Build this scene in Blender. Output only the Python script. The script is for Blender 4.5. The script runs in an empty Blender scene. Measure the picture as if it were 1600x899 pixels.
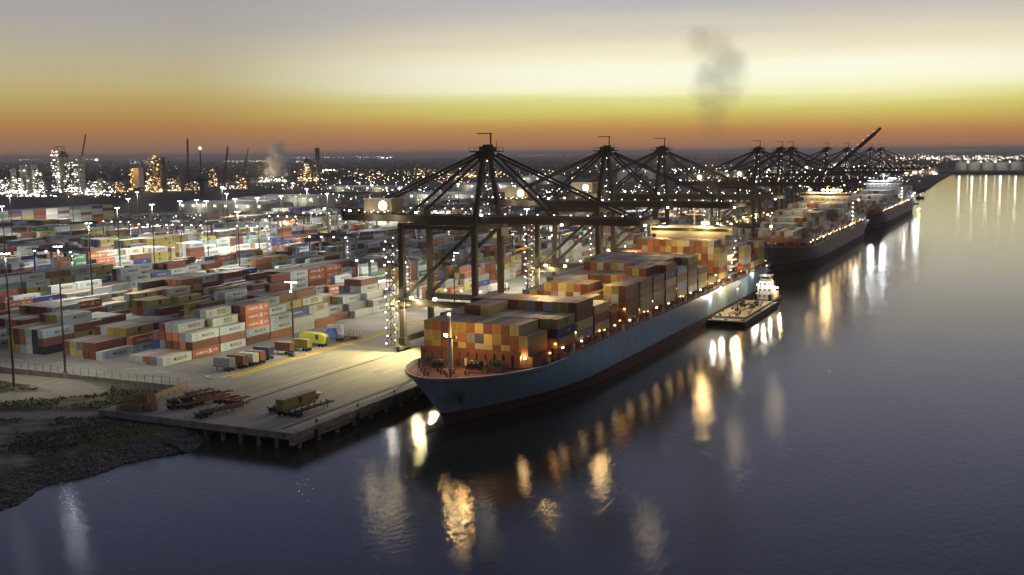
import bpy, math, random
import numpy as np
from mathutils import Vector, Matrix
R = random.Random(7)
NR = np.random.default_rng(7)
S = bpy.context.scene
COL = S.collection
pi = math.pi

# ------------------------------------------------------------------ camera
W0, H0, F = 1600.0, 899.0, 1700.0
HC, HQ = 66.5, 4.2                       # camera height, yard height above the water
PITCH = math.atan(210 / F); ROLL = math.atan(.0097)
AZ = math.atan(810 * math.cos(PITCH) / F)
fw = np.array([-math.sin(AZ) * math.cos(PITCH), math.cos(AZ) * math.cos(PITCH), -math.sin(PITCH)])
r0 = np.array([math.cos(AZ), math.sin(AZ), 0]); u0 = np.cross(r0, fw)
RV = r0 * math.cos(ROLL) - u0 * math.sin(ROLL); UV = u0 * math.cos(ROLL) + r0 * math.sin(ROLL)
CP = np.array([0, 0, HC])
def G(px, py, z=HQ):
    d = fw + RV * (px - 800) / F - UV * (py - 449.5) / F
    return CP + d * (z - HC) / d[2]
def AT(px, py, Y):
    d = fw + RV * (px - 800) / F - UV * (py - 449.5) / F
    return CP + d * Y / d[1]
def PROJ(p):
    v = np.asarray(p, float) - CP; d = v @ fw
    return 800 + F * (v @ RV) / d, 449.5 - F * (v @ UV) / d, d
cam = bpy.data.cameras.new('camera'); co = bpy.data.objects.new('camera', cam); COL.objects.link(co)
cam.sensor_width = 36; cam.lens = F / W0 * 36; cam.clip_start = 1; cam.clip_end = 260000
co.matrix_world = Matrix(((RV[0], UV[0], -fw[0], 0), (RV[1], UV[1], -fw[1], 0), (RV[2], UV[2], -fw[2], HC), (0, 0, 0, 1)))
S.camera = co

# ------------------------------------------------------------------ world, sun, exposure
def lin(r, g, b, k=1.0):
    f = lambda c: ((c / 255) / 12.92 if c / 255 <= .04045 else ((c / 255 + .055) / 1.055) ** 2.4) * k
    return (f(r), f(g), f(b), 1)
S.view_settings.view_transform = 'Standard'; S.view_settings.look = 'None'
S.view_settings.exposure = 0; S.view_settings.gamma = 1
HAZE = 8e-5
SUN_AZ = math.radians(-13)               # the glow: 13 degrees left of the quay direction
wd = bpy.data.worlds.new('World'); S.world = wd; wd.use_nodes = True
nt = wd.node_tree; nt.nodes.clear()
def N(t, ty, **kw):
    n = t.nodes.new(ty)
    for k, v in kw.items():
        if k.startswith('i_'): n.inputs[int(k[2:])].default_value = v
        else: setattr(n, k, v)
    return n
def ramp(t, stops, interp='EASE'):
    n = t.nodes.new('ShaderNodeValToRGB'); c = n.color_ramp; c.interpolation = interp
    while len(c.elements) > 1: c.elements.remove(c.elements[-1])
    c.elements[0].position, c.elements[0].color = stops[0]
    for p, k in stops[1:]:
        e = c.elements.new(p); e.color = k
    return n
tc = N(nt, 'ShaderNodeTexCoord'); sx = N(nt, 'ShaderNodeSeparateXYZ'); nt.links.new(tc.outputs['Generated'], sx.inputs[0])
# elevation mapped by a power so the low sky gets most of the ramp
mz = N(nt, 'ShaderNodeMath', operation='MAXIMUM', i_1=0.0); nt.links.new(sx.outputs[2], mz.inputs[0])
pw = N(nt, 'ShaderNodeMath', operation='POWER', i_1=.5); nt.links.new(mz.outputs[0], pw.inputs[0])
# slight streaks of thin cloud
nz = N(nt, 'ShaderNodeTexNoise'); nz.inputs['Scale'].default_value = 3; nz.inputs['Detail'].default_value = 4
mp = N(nt, 'ShaderNodeMapping'); mp.inputs['Scale'].default_value = (1, 1, 22)
nt.links.new(tc.outputs['Generated'], mp.inputs[0]); nt.links.new(mp.outputs[0], nz.inputs[0])
ns = N(nt, 'ShaderNodeMath', operation='MULTIPLY_ADD', i_1=.035, i_2=-.0175); nt.links.new(nz.outputs[0], ns.inputs[0])
pa = N(nt, 'ShaderNodeMath', operation='ADD'); nt.links.new(pw.outputs[0], pa.inputs[0]); nt.links.new(ns.outputs[0], pa.inputs[1])
q = lambda z: z ** .5
CEN = [(0, 160, 116, 92), (.008, 172, 120, 86), (.018, 188, 130, 78), (.027, 204, 168, 90), (.034, 212, 196, 104), (.042, 222, 216, 128), (.048, 236, 232, 162), (.054, 252, 250, 200), (.062, 255, 255, 228), (.074, 255, 255, 230), (.086, 250, 242, 208),
    (.104, 224, 214, 190), (.133, 186, 185, 186), (.2, 160, 168, 188), (.27, 142, 148, 184), (.37, 116, 124, 168), (.5, 98, 106, 144), (1, 138, 142, 158)]
SID = [(0, 142, 108, 92), (.010, 156, 116, 90), (.018, 168, 122, 84), (.026, 178, 130, 78), (.034, 182, 142, 84), (.042, 184, 154, 94), (.050, 188, 166, 106), (.063, 194, 178, 128), (.087, 186, 176, 150), (.11, 174, 168, 162), (.14, 162, 162, 166),
    (.2, 152, 157, 178), (.27, 132, 139, 176), (.37, 108, 117, 162), (.5, 94, 102, 142), (1, 138, 142, 158)]
cen = ramp(nt, [(q(z), lin(a, b, c)) for z, a, b, c in CEN], 'B_SPLINE'); sid = ramp(nt, [(q(z), lin(a, b, c)) for z, a, b, c in SID], 'B_SPLINE')
nt.links.new(pa.outputs[0], cen.inputs[0]); nt.links.new(pa.outputs[0], sid.inputs[0])
vm = N(nt, 'ShaderNodeVectorMath', operation='DOT_PRODUCT'); vm.inputs[1].default_value = (math.sin(SUN_AZ), math.cos(SUN_AZ), 0)
nt.links.new(tc.outputs['Generated'], vm.inputs[0])
mr = N(nt, 'ShaderNodeMapRange', interpolation_type='SMOOTHSTEP'); mr.inputs[1].default_value = .87; mr.inputs[2].default_value = 1.0
nt.links.new(vm.outputs['Value'], mr.inputs[0])
mx = N(nt, 'ShaderNodeMix', data_type='RGBA'); nt.links.new(mr.outputs[0], mx.inputs[0]); nt.links.new(sid.outputs[0], mx.inputs[6]); nt.links.new(cen.outputs[0], mx.inputs[7])
# the half of the sky behind the camera is already dark
mb = N(nt, 'ShaderNodeMapRange', interpolation_type='SMOOTHSTEP'); mb.inputs[1].default_value = -.6; mb.inputs[2].default_value = .8
mb.inputs[3].default_value = .6; mb.inputs[4].default_value = 1
nt.links.new(vm.outputs['Value'], mb.inputs[0])
mk = N(nt, 'ShaderNodeVectorMath', operation='SCALE'); nt.links.new(mx.outputs[2], mk.inputs[0]); nt.links.new(mb.outputs[0], mk.inputs['Scale'])
sky = N(nt, 'ShaderNodeTexSky', sky_type='NISHITA', sun_disc=False); sky.sun_elevation = math.radians(1); sky.sun_rotation = -SUN_AZ
bg1 = N(nt, 'ShaderNodeBackground'); nt.links.new(mk.outputs[0], bg1.inputs[0]); bg1.inputs[1].default_value = 1.0
bg2 = N(nt, 'ShaderNodeBackground'); nt.links.new(sky.outputs[0], bg2.inputs[0]); bg2.inputs[1].default_value = .0015
ad = N(nt, 'ShaderNodeAddShader'); wo = N(nt, 'ShaderNodeOutputWorld')
nt.links.new(bg1.outputs[0], ad.inputs[0]); nt.links.new(bg2.outputs[0], ad.inputs[1]); nt.links.new(ad.outputs[0], wo.inputs[0])
sl = bpy.data.lights.new('sun', 'SUN'); sl.energy = .02; sl.angle = math.radians(35); sl.color = (1, .72, .42)
so = bpy.data.objects.new('sun', sl); COL.objects.link(so)
so.rotation_euler = Vector((-math.sin(SUN_AZ), -math.cos(SUN_AZ), -math.tan(math.radians(5)))).to_track_quat('-Z', 'Y').to_euler()
S.render.engine = 'CYCLES'
S.cycles.use_denoising = True; S.cycles.max_bounces = 5; S.cycles.diffuse_bounces = 2; S.cycles.glossy_bounces = 3
S.cycles.transmission_bounces = 2; S.cycles.volume_bounces = 0; S.cycles.sample_clamp_indirect = 6; S.cycles.sample_clamp_direct = 0
S.cycles.use_light_tree = True; S.cycles.volume_max_steps = 64; S.cycles.caustics_reflective = False; S.cycles.caustics_refractive = False

# ------------------------------------------------------------------ materials
MATS = {}
def mat(name, col, rough=.7, metal=0, noise=None, bump=None, spec=.4, stretch=None):
    """noise = (scale, amount, second colour); bump = (scale, strength)"""
    if name in MATS: return MATS[name]
    m = bpy.data.materials.new(name); m.use_nodes = True; t = m.node_tree; b = t.nodes['Principled BSDF']
    b.inputs['Roughness'].default_value = rough; b.inputs['Metallic'].default_value = metal; b.inputs['Specular IOR Level'].default_value = spec
    col = tuple(col[:3]) + (1,)
    b.inputs['Base Color'].default_value = col
    g = N(t, 'ShaderNodeNewGeometry')
    sc, am, c2 = noise or (.6, .35, tuple(c * .6 for c in col[:3]))
    n = N(t, 'ShaderNodeTexNoise'); n.inputs['Scale'].default_value = sc; n.inputs['Detail'].default_value = 6; n.inputs['Roughness'].default_value = .65
    t.links.new(g.outputs['Position'], n.inputs[0])
    if stretch: mp = N(t, 'ShaderNodeMapping'); mp.inputs['Scale'].default_value = stretch; t.links.new(g.outputs['Position'], mp.inputs[0]); t.links.new(mp.outputs[0], n.inputs[0])
    r = N(t, 'ShaderNodeMapRange'); r.inputs[1].default_value = .35; r.inputs[2].default_value = .7; r.inputs[4].default_value = am
    t.links.new(n.outputs[0], r.inputs[0])
    x = N(t, 'ShaderNodeMix', data_type='RGBA'); t.links.new(r.outputs[0], x.inputs[0]); x.inputs[6].default_value = col; x.inputs[7].default_value = tuple(c2[:3]) + (1,)
    t.links.new(x.outputs[2], b.inputs['Base Color'])
    if bump:
        n2 = N(t, 'ShaderNodeTexNoise'); n2.inputs['Scale'].default_value = bump[0]; n2.inputs['Detail'].default_value = 5
        t.links.new(g.outputs['Position'], n2.inputs[0])
        bp = N(t, 'ShaderNodeBump'); bp.inputs['Strength'].default_value = bump[1]; t.links.new(n2.outputs[0], bp.inputs['Height']); t.links.new(bp.outputs[0], b.inputs['Normal'])
    MATS[name] = m; return m
def emis(name, col, st):
    if name in MATS: return MATS[name]
    m = bpy.data.materials.new(name); m.use_nodes = True; t = m.node_tree; t.nodes.clear()
    e = N(t, 'ShaderNodeEmission'); e.inputs[0].default_value = tuple(col) + (1,); e.inputs[1].default_value = st
    o = N(t, 'ShaderNodeOutputMaterial'); t.links.new(e.outputs[0], o.inputs[0]); m.cycles.emission_sampling = 'NONE'
    MATS[name] = m; return m
WHITE, WARM, GOLD, AMBER, COOL = (1, .93, .8), (1, .8, .5), (1, .66, .26), (1, .45, .12), (.85, .93, 1)
AM2 = (1, .58, .20); MW = (1, .955, .80); GOLD2 = (1, .85, .42)
LW = emis('lamp_white', WHITE, 12); LG = emis('lamp_warm', WARM, 10); LO = emis('lamp_gold', GOLD, 25); LA = emis('lamp_amber', AMBER, 5)
PWm, PGm, PAm = emis('plant_white', (1, .92, .78), 5), emis('plant_gold', (1, .72, .38), 4), emis('plant_amber', (1, .5, .16), 2.6)
LWs = emis('lamp_white_soft', WHITE, 4); LGs = emis('lamp_warm_soft', WARM, 4); LAs = emis('lamp_amber_soft', AMBER, 3.5); LC = emis('lamp_cool', COOL, 16); LRd = emis('lamp_red', (1, .08, .03), 8)
STEEL = mat('dark_crane_steel', (.034, .028, .022), .6)
STEEL2 = mat('worn_steel', (.075, .068, .06), .6)
GALV = mat('galvanised_steel', (.32, .33, .33), .5, .3)
BLACK = mat('black_rubber', (.02, .02, .02), .8)
CREAM = mat('cream_paint', (.55, .5, .4), .55)
WHITEP = mat('white_paint', (.72, .71, .66), .5)
CONC = mat('concrete', (.22, .205, .175), .85, noise=(.25, .7, (.13, .12, .105)), bump=(3, .3))
CONC2 = mat('stained_concrete', (.26, .235, .19), .9, noise=(.5, .9, (.07, .062, .05)), bump=(2, .5))
RUSTY = mat('orange_brown_paint', (.34, .13, .05), .7, noise=(1.2, .8, (.12, .06, .035)))
DRED = mat('deck_red', (.20, .085, .05), .75, noise=(.8, .7, (.10, .055, .04)))
WOODM = mat('raw_timber', (.27, .19, .10), .85, noise=(2, .8, (.2, .13, .07)))

# ------------------------------------------------------------------ mesh helpers
class MB:
    def __init__(s): s.v = []; s.f = []; s.m = []; s.mats = []
    def mi(s, m):
        if m not in s.mats: s.mats.append(m)
        return s.mats.index(m)
    def add(s, vs, fs, m):
        o = len(s.v); s.v += [tuple(map(float, v)) for v in vs]; k = s.mi(m)
        for f in fs: s.f.append(tuple(i + o for i in f)); s.m.append(k)
    def box(s, c, d, m, rz=0):
        x, y, z = d[0] / 2, d[1] / 2, d[2] / 2; ca, sa = math.cos(rz), math.sin(rz)
        vs = []
        for a, b, e in ((-x, -y, -z), (x, -y, -z), (x, y, -z), (-x, y, -z), (-x, -y, z), (x, -y, z), (x, y, z), (-x, y, z)):
            vs.append((c[0] + a * ca - b * sa, c[1] + a * sa + b * ca, c[2] + e))
        s.add(vs, [(0, 3, 2, 1), (4, 5, 6, 7), (0, 1, 5, 4), (1, 2, 6, 5), (2, 3, 7, 6), (3, 0, 4, 7)], m)
        return s
    def bar(s, p, q_, w, h, m, up=(0, 0, 1)):
        p = Vector(p); q_ = Vector(q_); d = (q_ - p).normalized(); u = Vector(up)
        if abs(d.dot(u)) > .98: u = Vector((0, 1, 0))
        a = d.cross(u).normalized() * w / 2; b = a.cross(d).normalized() * h / 2
        vs = [p - a - b, p + a - b, p + a + b, p - a + b, q_ - a - b, q_ + a - b, q_ + a + b, q_ - a + b]
        s.add(vs, [(0, 1, 2, 3), (7, 6, 5, 4), (0, 4, 5, 1), (1, 5, 6, 2), (2, 6, 7, 3), (3, 7, 4, 0)], m); return s
    def tube(s, p, q_, r, m, n=8, r2=None, cap=True):
        p = Vector(p); q_ = Vector(q_); d = (q_ - p).normalized(); u = Vector((0, 0, 1)) if abs(d.z) < .95 else Vector((1, 0, 0))
        a = d.cross(u).normalized(); b = d.cross(a).normalized(); r2 = r if r2 is None else r2; vs = []
        for k in range(n):
            t = 2 * pi * k / n; e = a * math.cos(t) + b * math.sin(t); vs += [p + e * r, q_ + e * r2]
        fs = [(2 * k, 2 * ((k + 1) % n), 2 * ((k + 1) % n) + 1, 2 * k + 1) for k in range(n)]
        if cap: fs += [tuple(range(0, 2 * n, 2))[::-1], tuple(range(1, 2 * n, 2))]
        s.add(vs, fs, m); return s
    def ball(s, c, r, m, n=6, sz=1.0):
        vs = [(c[0], c[1], c[2] + r * sz)]
        for i in range(1, n // 2 + 1):
            th = pi * i / (n // 2 + 1)
            for k in range(n): vs.append((c[0] + r * math.sin(th) * math.cos(2 * pi * k / n), c[1] + r * math.sin(th) * math.sin(2 * pi * k / n), c[2] + r * sz * math.cos(th)))
        vs.append((c[0], c[1], c[2] - r * sz)); L = n // 2; fs = [(0, 1 + k, 1 + (k + 1) % n) for k in range(n)]
        for i in range(L - 1):
            for k in range(n): a = 1 + i * n + k; b = 1 + i * n + (k + 1) % n; fs.append((a, a + n, b + n, b))
        e = len(vs) - 1; fs += [(e, 1 + (L - 1) * n + (k + 1) % n, 1 + (L - 1) * n + k) for k in range(n)]
        s.add(vs, fs, m); return s
    def mesh(s, name):
        me = bpy.data.meshes.new(name); me.from_pydata(s.v, [], s.f)
        for m in s.mats: me.materials.append(m)
        me.polygons.foreach_set('material_index', s.m); me.update(); return me
    def build(s, name, parent=None, loc=(0, 0, 0), **kw):
        o = bpy.data.objects.new(name, s.mesh(name)); COL.objects.link(o); o.location = loc
        if parent: o.parent = parent
        for k, v in kw.items(): o[k] = v
        return o
def thing(name, label, cat, loc=(0, 0, 0), rz=0, group=None):
    o = bpy.data.objects.new(name, None); COL.objects.link(o); o.location = loc; o.rotation_euler = (0, 0, rz)
    o['label'] = label; o['category'] = cat
    if group: o['group'] = group
    return o
def tag(o, label, cat, group=None):
    o['label'] = label; o['category'] = cat
    if group: o['group'] = group
    return o
def struct(o): o['kind'] = 'structure'; return o
def dup(o, loc, rz=None, label=None, group=None):
    def cp(a, par):
        c = a.copy(); COL.objects.link(c); c.parent = par
        for ch in list(a.children): cp(ch, c)
        return c
    c = cp(o, None); c.location = loc
    if rz is not None: c.rotation_euler = (0, 0, rz)
    if label: c['label'] = label
    if group: c['group'] = group
    return c
def light(loc, power, col=WHITE, rad=.4, parent=None, spot=None, name='light', aim=None, blend=.4):
    l = bpy.data.lights.new(name, 'SPOT' if spot else 'POINT'); l.energy = power; l.color = col; l.shadow_soft_size = rad
    if spot: l.spot_size = math.radians(spot); l.spot_blend = blend
    o = bpy.data.objects.new(name, l); COL.objects.link(o); o.location = loc
    if aim: o.rotation_euler = Vector(aim).to_track_quat('-Z', 'Y').to_euler()
    if parent: o.parent = parent
    return o
def sheet(name, pts, z, m, hole=None):
    me = bpy.data.meshes.new(name); me.from_pydata([(x, y, z) for x, y in pts], [], [tuple(range(len(pts)))]); me.materials.append(m)
    o = bpy.data.objects.new(name, me); COL.objects.link(o); return struct(o)

# ------------------------------------------------------------------ water and land
QX = -147.5                               # quay edge
def water_mat():
    m = bpy.data.materials.new('water'); m.use_nodes = True; t = m.node_tree; b = t.nodes['Principled BSDF']
    b.inputs['Base Color'].default_value = (.022, .024, .016, 1); b.inputs['Roughness'].default_value = .045; b.inputs['IOR'].default_value = 1.33
    b.inputs['Specular IOR Level'].default_value = .5
    g = N(t, 'ShaderNodeNewGeometry'); prev = None
    for sc, st, mpv, rot in ((.03, .06, (1, .5, 1), .5), (.9, .10, (1, .45, 1), .3), (3.6, .20, (1, .7, 1), -.2)):
        mp = N(t, 'ShaderNodeMapping'); mp.inputs['Scale'].default_value = mpv; mp.inputs['Rotation'].default_value = (0, 0, rot); t.links.new(g.outputs['Position'], mp.inputs[0])
        n = N(t, 'ShaderNodeTexNoise'); n.inputs['Scale'].default_value = sc; n.inputs['Detail'].default_value = 2 if sc < 3 else 5; t.links.new(mp.outputs[0], n.inputs[0])
        bp = N(t, 'ShaderNodeBump'); bp.inputs['Strength'].default_value = 1; bp.inputs['Distance'].default_value = st * .35 / sc if sc > .5 else .05; t.links.new(n.outputs[0], bp.inputs['Height'])
        if prev: t.links.new(prev.outputs[0], bp.inputs['Normal'])
        prev = bp
    t.links.new(prev.outputs[0], b.inputs['Normal'])
    return m
WM = water_mat()
sheet('water', [(-900, -300), (9000, -300), (60000, 90000), (-900, 90000)], 0, WM)
FAR = mat('dark_far_land', (.055, .052, .045), .95, noise=(.004, 1, (.028, .032, .026)), spec=.1)
land = [(-148, 1330), (-150, 1960), (-165, 2400), (-190, 3480), (400, 3500), (1800, 3600), (5000, 3900), (60000, 30000), (60000, 95000), (-90000, 95000), (-90000, 700), (-1210, 700), (-1210, 760), (-950, 800), (-700, 1330)]
sheet('far_land', land, 1.8, FAR)
sheet('near_land', [(-5000, 700), (-5000, -200), (-400, -200), (-400, 224), (-1208, 224), (-1208, 700)], 2.0, FAR)
PAVE = mat('yard_paving', (.25, .235, .20), .8, noise=(.09, 1, (.15, .142, .12)), bump=(.8, .2), spec=.3)
ya = MB(); YD = [(-1210, 224.5), (-206, 224.5), (-206, 196), (QX, 196), (QX, 1330), (-700, 1330), (-950, 800), (-1210, 760)]
ya.add([(x, y, HQ) for x, y in YD] + [(x, y, 2.6) for x, y in YD], [tuple(range(8))] + [(i, i + 8, (i + 1) % 8 + 8, (i + 1) % 8) for i in range(8)], PAVE)
ya.f[0] = tuple(ya.f[0]); struct(ya.build('yard_pavement'))
# big black container-yard apron road of darker asphalt between the rails
ROADM = mat('apron_asphalt', (.24, .215, .165), .75, noise=(.30, .75, (.14, .125, .098)), bump=(1, .2), stretch=(1, .22, 1))
sheet('quay_apron', [(-198, 197.2), (-149.2, 197.2), (-149.2, 1325), (-198, 1325)], HQ + .004, ROADM)
# quay edge beam, deck slab overhanging the water on piles
qb = MB(); qb.box((QX + .2, 762, 3.5), (1.2, 1134, 1.7), CONC2); qb.box((QX - .3, 762, 2.1), (1.0, 1134, 1.4), CONC2)
qb.box((-177, 195.6, 3.45), (58.6, 1.0, 1.6), CONC2)
quay = tag(qb.build('quay_wall'), 'long stained concrete quay wall along the dark water', 'quay wall')
pl = MB()
for y in np.arange(199, 700, 7.5):
    pl = MB(); pl.tube((QX - .9, y, -3), (QX - .9, y, 2.6), .55, CONC2, 8, cap=False); pl.build('pile', quay)
for x in np.arange(-174, -148, 5.2):
    for y in (197, 204, 212): pl = MB(); pl.tube((x, y, -3), (x, y, 2.6), .5, CONC2, 8, cap=False); pl.build('pile', quay)
# parapet (bullrail) on the quay edge, dark crane rails, painted lines
for i, y in enumerate(np.arange(203, 520, 17.5)):
    f = MB(); f.tube((QX + .95, y, 1.2), (QX + .95, y, 3.6), .45, BLACK, 10)
    tag(f.build('rubber_fender'), 'black rubber fender hung on the quay wall face', 'fender', 'fenders along the quay wall')
bolp = None
for i, y in enumerate(np.arange(206, 420, 17.5)):
    f = MB(); f.tube((0, 0, 0), (0, 0, .55), .28, STEEL, 10, .22); f.tube((0, 0, .55), (0, 0, .75), .38, STEEL, 10)
    if bolp is None: bolp = tag(f.build('mooring_bollard', loc=(QX - 1.0, y, HQ)), 'dark iron mooring bollard on the quay edge', 'bollard', 'bollards along the quay edge')
    else: dup(bolp, (QX - 1.0, y, HQ))
PW = mat('line_white', (.62, .6, .52), .8, noise=(.8, .8, (.3, .28, .24))); PY = mat('kerb_yellow', (.52, .35, .04), .8, noise=(.5, .6, (.3, .22, .06)))
ln = MB()
def strip(x0, y0, x1, y1, w, z=HQ + .02, m=PW): ln.bar((x0, y0, z), (x1, y1, z), w, .012, m)
strip(-181, 200, -181, 290, .28); strip(-150.3, 199, -150.3, 260, .35)
for k in range(12): strip(-169 + k * 1.35, 222 - k * .9, -169 + k * 1.35, 262 - k * 1.2, .10)
for k in range(9):
    for j in range(3): strip(-170 + j * 5, 262 + k * 12, -170 + j * 5, 267 + k * 12, .22)
for k in range(18): strip(-166.5 + .2, 203 + k * 1.6, -164.3, 203.6 + k * 1.6, .14)
for k in range(10): strip(-156.0, 203 + k * 1.5, -153, 203.6 + k * 1.5, .14)
for i, (xa, ya_) in enumerate(((-262, 232), (-245, 231), (-228, 238), (-216, 240), (-240, 238), (-224, 230), (-284, 235))):
    strip(xa, ya_, xa + 5, ya_ + .2, .3)
strip(-256, 228, -256, 246, .25); strip(-268, 228, -264, 246, .25)
struct(ln.build('painted_lines'))
rl = MB()
for x in (-178, -152):
    rl.bar((x - .35, 197.5, HQ + .012), (x - .35, 1320, HQ + .012), .5, .016, BLACK); rl.bar((x + .15, 197.5, HQ + .05), (x + .15, 1320, HQ + .05), .12, .1, STEEL2)
tag(rl.build('crane_rails'), 'two dark steel crane rails set in the quay apron', 'crane rail')
kb = MB(); pts = [(-209, 238.5), (-207.6, 236.6), (-205.6, 236.4), (-204, 237.6), (-203.2, 240)]
for i in range(4): kb.bar((*pts[i], HQ + .12), (*pts[i + 1], HQ + .12), .8, .24, PW)
kb.bar((-203.0, 240, HQ + .12), (-202.6, 470, HQ + .12), .5, .24, PY); kb.bar((-201.4, 240, HQ + .02), (-201.2, 470, HQ + .02), 1.3, .02, PY)
struct(kb.build('traffic_kerb'))

# dirt and grass ground in the left foreground, sloping into the river
def shore_x(y): return -176.5 + 2.5 * math.sin(y * .11) + 1.2 * math.sin(y * .31 + 1) + (2.5 if y > 185 else 0)
road = [(-330, 150), (-262, 186), (-248, 196), (-236, 206), (-232, 214), (-250, 219), (-330, 221)]
road2 = [(-262, 186), (-240, 178), (-205, 196), (-196, 205), (-182, 199)]
def dist_poly(x, y, P):
    b = 1e9
    for (ax, ay), (bx, by) in zip(P[:-1], P[1:]):
        t = max(0, min(1, ((x - ax) * (bx - ax) + (y - ay) * (by - ay)) / ((bx - ax) ** 2 + (by - ay) ** 2)))
        b = min(b, math.hypot(x - ax - t * (bx - ax), y - ay - t * (by - ay)))
    return b
ph = NR.uniform(0, 6, 12)
def fbm(x, y):
    s = 0
    for k, f in enumerate((.05, .09, .17, .31, .55, .9)):
        s += math.sin(x * f + ph[k] + 1.7 * math.sin(y * f * .7 + ph[k + 6])) * math.cos(y * f * 1.1 + ph[(k * 3) % 12]) / (1 + k * .55)
    return s
def ground_h(x, y):
    e = -(x - shore_x(y)); h = min(1, max(-.3, e / 9)) ; h = h * (3.0 if h > 0 else 3)
    r = min(dist_poly(x, y, road) / 7, dist_poly(x, y, road2) / 4, 1)
    return h + .28 * fbm(x * 2, y * 2) * (0.25 + .75 * r) * (1 if h > .5 else .6) + (.3 if r >= 1 else 0)
xs = np.concatenate([np.arange(-420, -260, 4), np.arange(-260, -168, 1.0)]); ys = np.arange(40, 224.6, 1.15)
gv = []; att = []
for y in ys:
    for x in xs:
        hh = min(ground_h(x, y), 3.7)
        if x > -206 and y > 192: hh = min(hh, 2.2) if x < -180 else min(hh, 1.2 * max(-.8, (-174 - x) / 6))
        gv.append((x, y, hh)); r = min(dist_poly(x, y, road) / 6.5, dist_poly(x, y, road2) / 3.5)
        g_ = max(0, min(1, (r - .75) * 2.0)) * max(0, min(1, .68 + .42 * fbm(x, y)))
        att.append(g_)
nx = len(xs); gf = [(j * nx + i, j * nx + i + 1, (j + 1) * nx + i + 1, (j + 1) * nx + i) for j in range(len(ys) - 1) for i in range(nx - 1)]
me = bpy.data.meshes.new('dirt_ground'); me.from_pydata(gv, [], gf)
a = me.attributes.new('grassy', 'FLOAT', 'POINT'); a.data.foreach_set('value', att)
dm = bpy.data.materials.new('dirt_and_grass'); dm.use_nodes = True; t = dm.node_tree; b = t.nodes['Principled BSDF']; b.inputs['Roughness'].default_value = 1; b.inputs['Specular IOR Level'].default_value = .1
at_ = N(t, 'ShaderNodeAttribute', attribute_name='grassy'); g = N(t, 'ShaderNodeNewGeometry')
n = N(t, 'ShaderNodeTexNoise'); n.inputs['Scale'].default_value = .35; n.inputs['Detail'].default_value = 8; n.inputs['Roughness'].default_value = .7; t.links.new(g.outputs['Position'], n.inputs[0])
ma = N(t, 'ShaderNodeMath', operation='MULTIPLY_ADD', i_1=1.4, i_2=-.7); t.links.new(n.outputs[0], ma.inputs[0])
mc = N(t, 'ShaderNodeMath', operation='ADD', use_clamp=True); t.links.new(ma.outputs[0], mc.inputs[0]); t.links.new(at_.outputs['Fac'], mc.inputs[1])
rp = ramp(t, [(0, (.19, .168, .13, 1)), (.3, (.12, .105, .078, 1)), (.55, (.075, .07, .04, 1)), (1, (.05, .052, .026, 1))]); t.links.new(mc.outputs[0], rp.inputs[0]); t.links.new(rp.outputs[0], b.inputs['Base Color'])
bp = N(t, 'ShaderNodeBump'); bp.inputs['Strength'].default_value = .8; bp.inputs['Distance'].default_value = .4; t.links.new(n.outputs[0], bp.inputs['Height']); t.links.new(bp.outputs[0], b.inputs['Normal'])
me.materials.append(dm)
for p in me.polygons: p.use_smooth = True
struct(bpy.data.objects.new('ground', me)); COL.objects.link(bpy.data.objects['ground'])
GR = mat('dry_grass', (.058, .06, .03), .95, noise=(.3, .9, (.14, .12, .06)))
gm = MB(); cnt = 0
while cnt < 16000:
    x = R.uniform(-330, -180); y = R.uniform(120, 222)
    i = int(np.searchsorted(xs, x)); j = int((y - 40) / 1.15); k = min(j * nx + i, len(att) - 1)
    if att[k] < .45 or (x > -206 and y > 192) or x > shore_x(y) - 9: cnt += .2; continue
    h = gv[k][2]; s = R.uniform(.15, .42); a1 = R.uniform(0, pi); cnt += 1
    for d in (0, 1.2, 2.3):
        ca, sa = math.cos(a1 + d) * s * .5, math.sin(a1 + d) * s * .5
        gm.add([(x - ca, y - sa, h - .1), (x + ca, y + sa, h - .1), (x + ca * R.uniform(.2, 1.3), y + sa * 1.2, h + s * R.uniform(.5, 1)), (x - ca * .7, y - sa * R.uniform(.2, 1.2), h + s)], [(0, 1, 2, 3)], GR)
gm.build('grass', kind='stuff')
RK = mat('riprap_stone', (.14, .13, .11), .95, noise=(.7, .9, (.06, .055, .045)))
rk = MB()
for _ in range(3600):
    y = R.uniform(110, 196); u = R.uniform(-1.5, 7); x = shore_x(y) - u; s = R.uniform(.25, .85) * (1 if u < 5 else .6)
    z = ground_h(x, y)
    if y > 190: z = min(z, 2)
    ax = [R.uniform(.6, 1.2) * s for _ in range(8)]
    vs = [(x + cx * ax[i], y + cy * ax[-i - 1], z + cz * ax[i] * .6) for i, (cx, cy, cz) in enumerate([(a_, b_, c_) for a_ in (-.5, .5) for b_ in (-.5, .5) for c_ in (-.5, .7)])]
    rk.add(vs, [(0, 1, 3, 2), (4, 6, 7, 5), (0, 4, 5, 1), (2, 3, 7, 6), (0, 2, 6, 4), (1, 5, 7, 3)], RK)
rk.build('riprap_rocks', kind='stuff')
# low kerb wall and wire fence between dirt and yard
fn = thing('chain_fence', 'low dark fence and kerb between the dirt ground and the yard paving', 'fence', (-206, 224.3, 2.4))
f = MB(); f.box((-75, 0, 1.35), (150, .5, 1.5), CONC2); f.build('kerb_wall', fn)
f = MB()
for k in range(50): f = MB(); f.bar((-3 * k - 1, 0, 2.1), (-3 * k - 1, 0, 4.2), .09, .09, STEEL2); f.build('post', fn)
f = MB()
for z in (2.7, 3.2, 3.7, 4.15): f.bar((-150, 0, z), (0, 0, z), .04, .04, STEEL2)
f.build('wire', fn)

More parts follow.
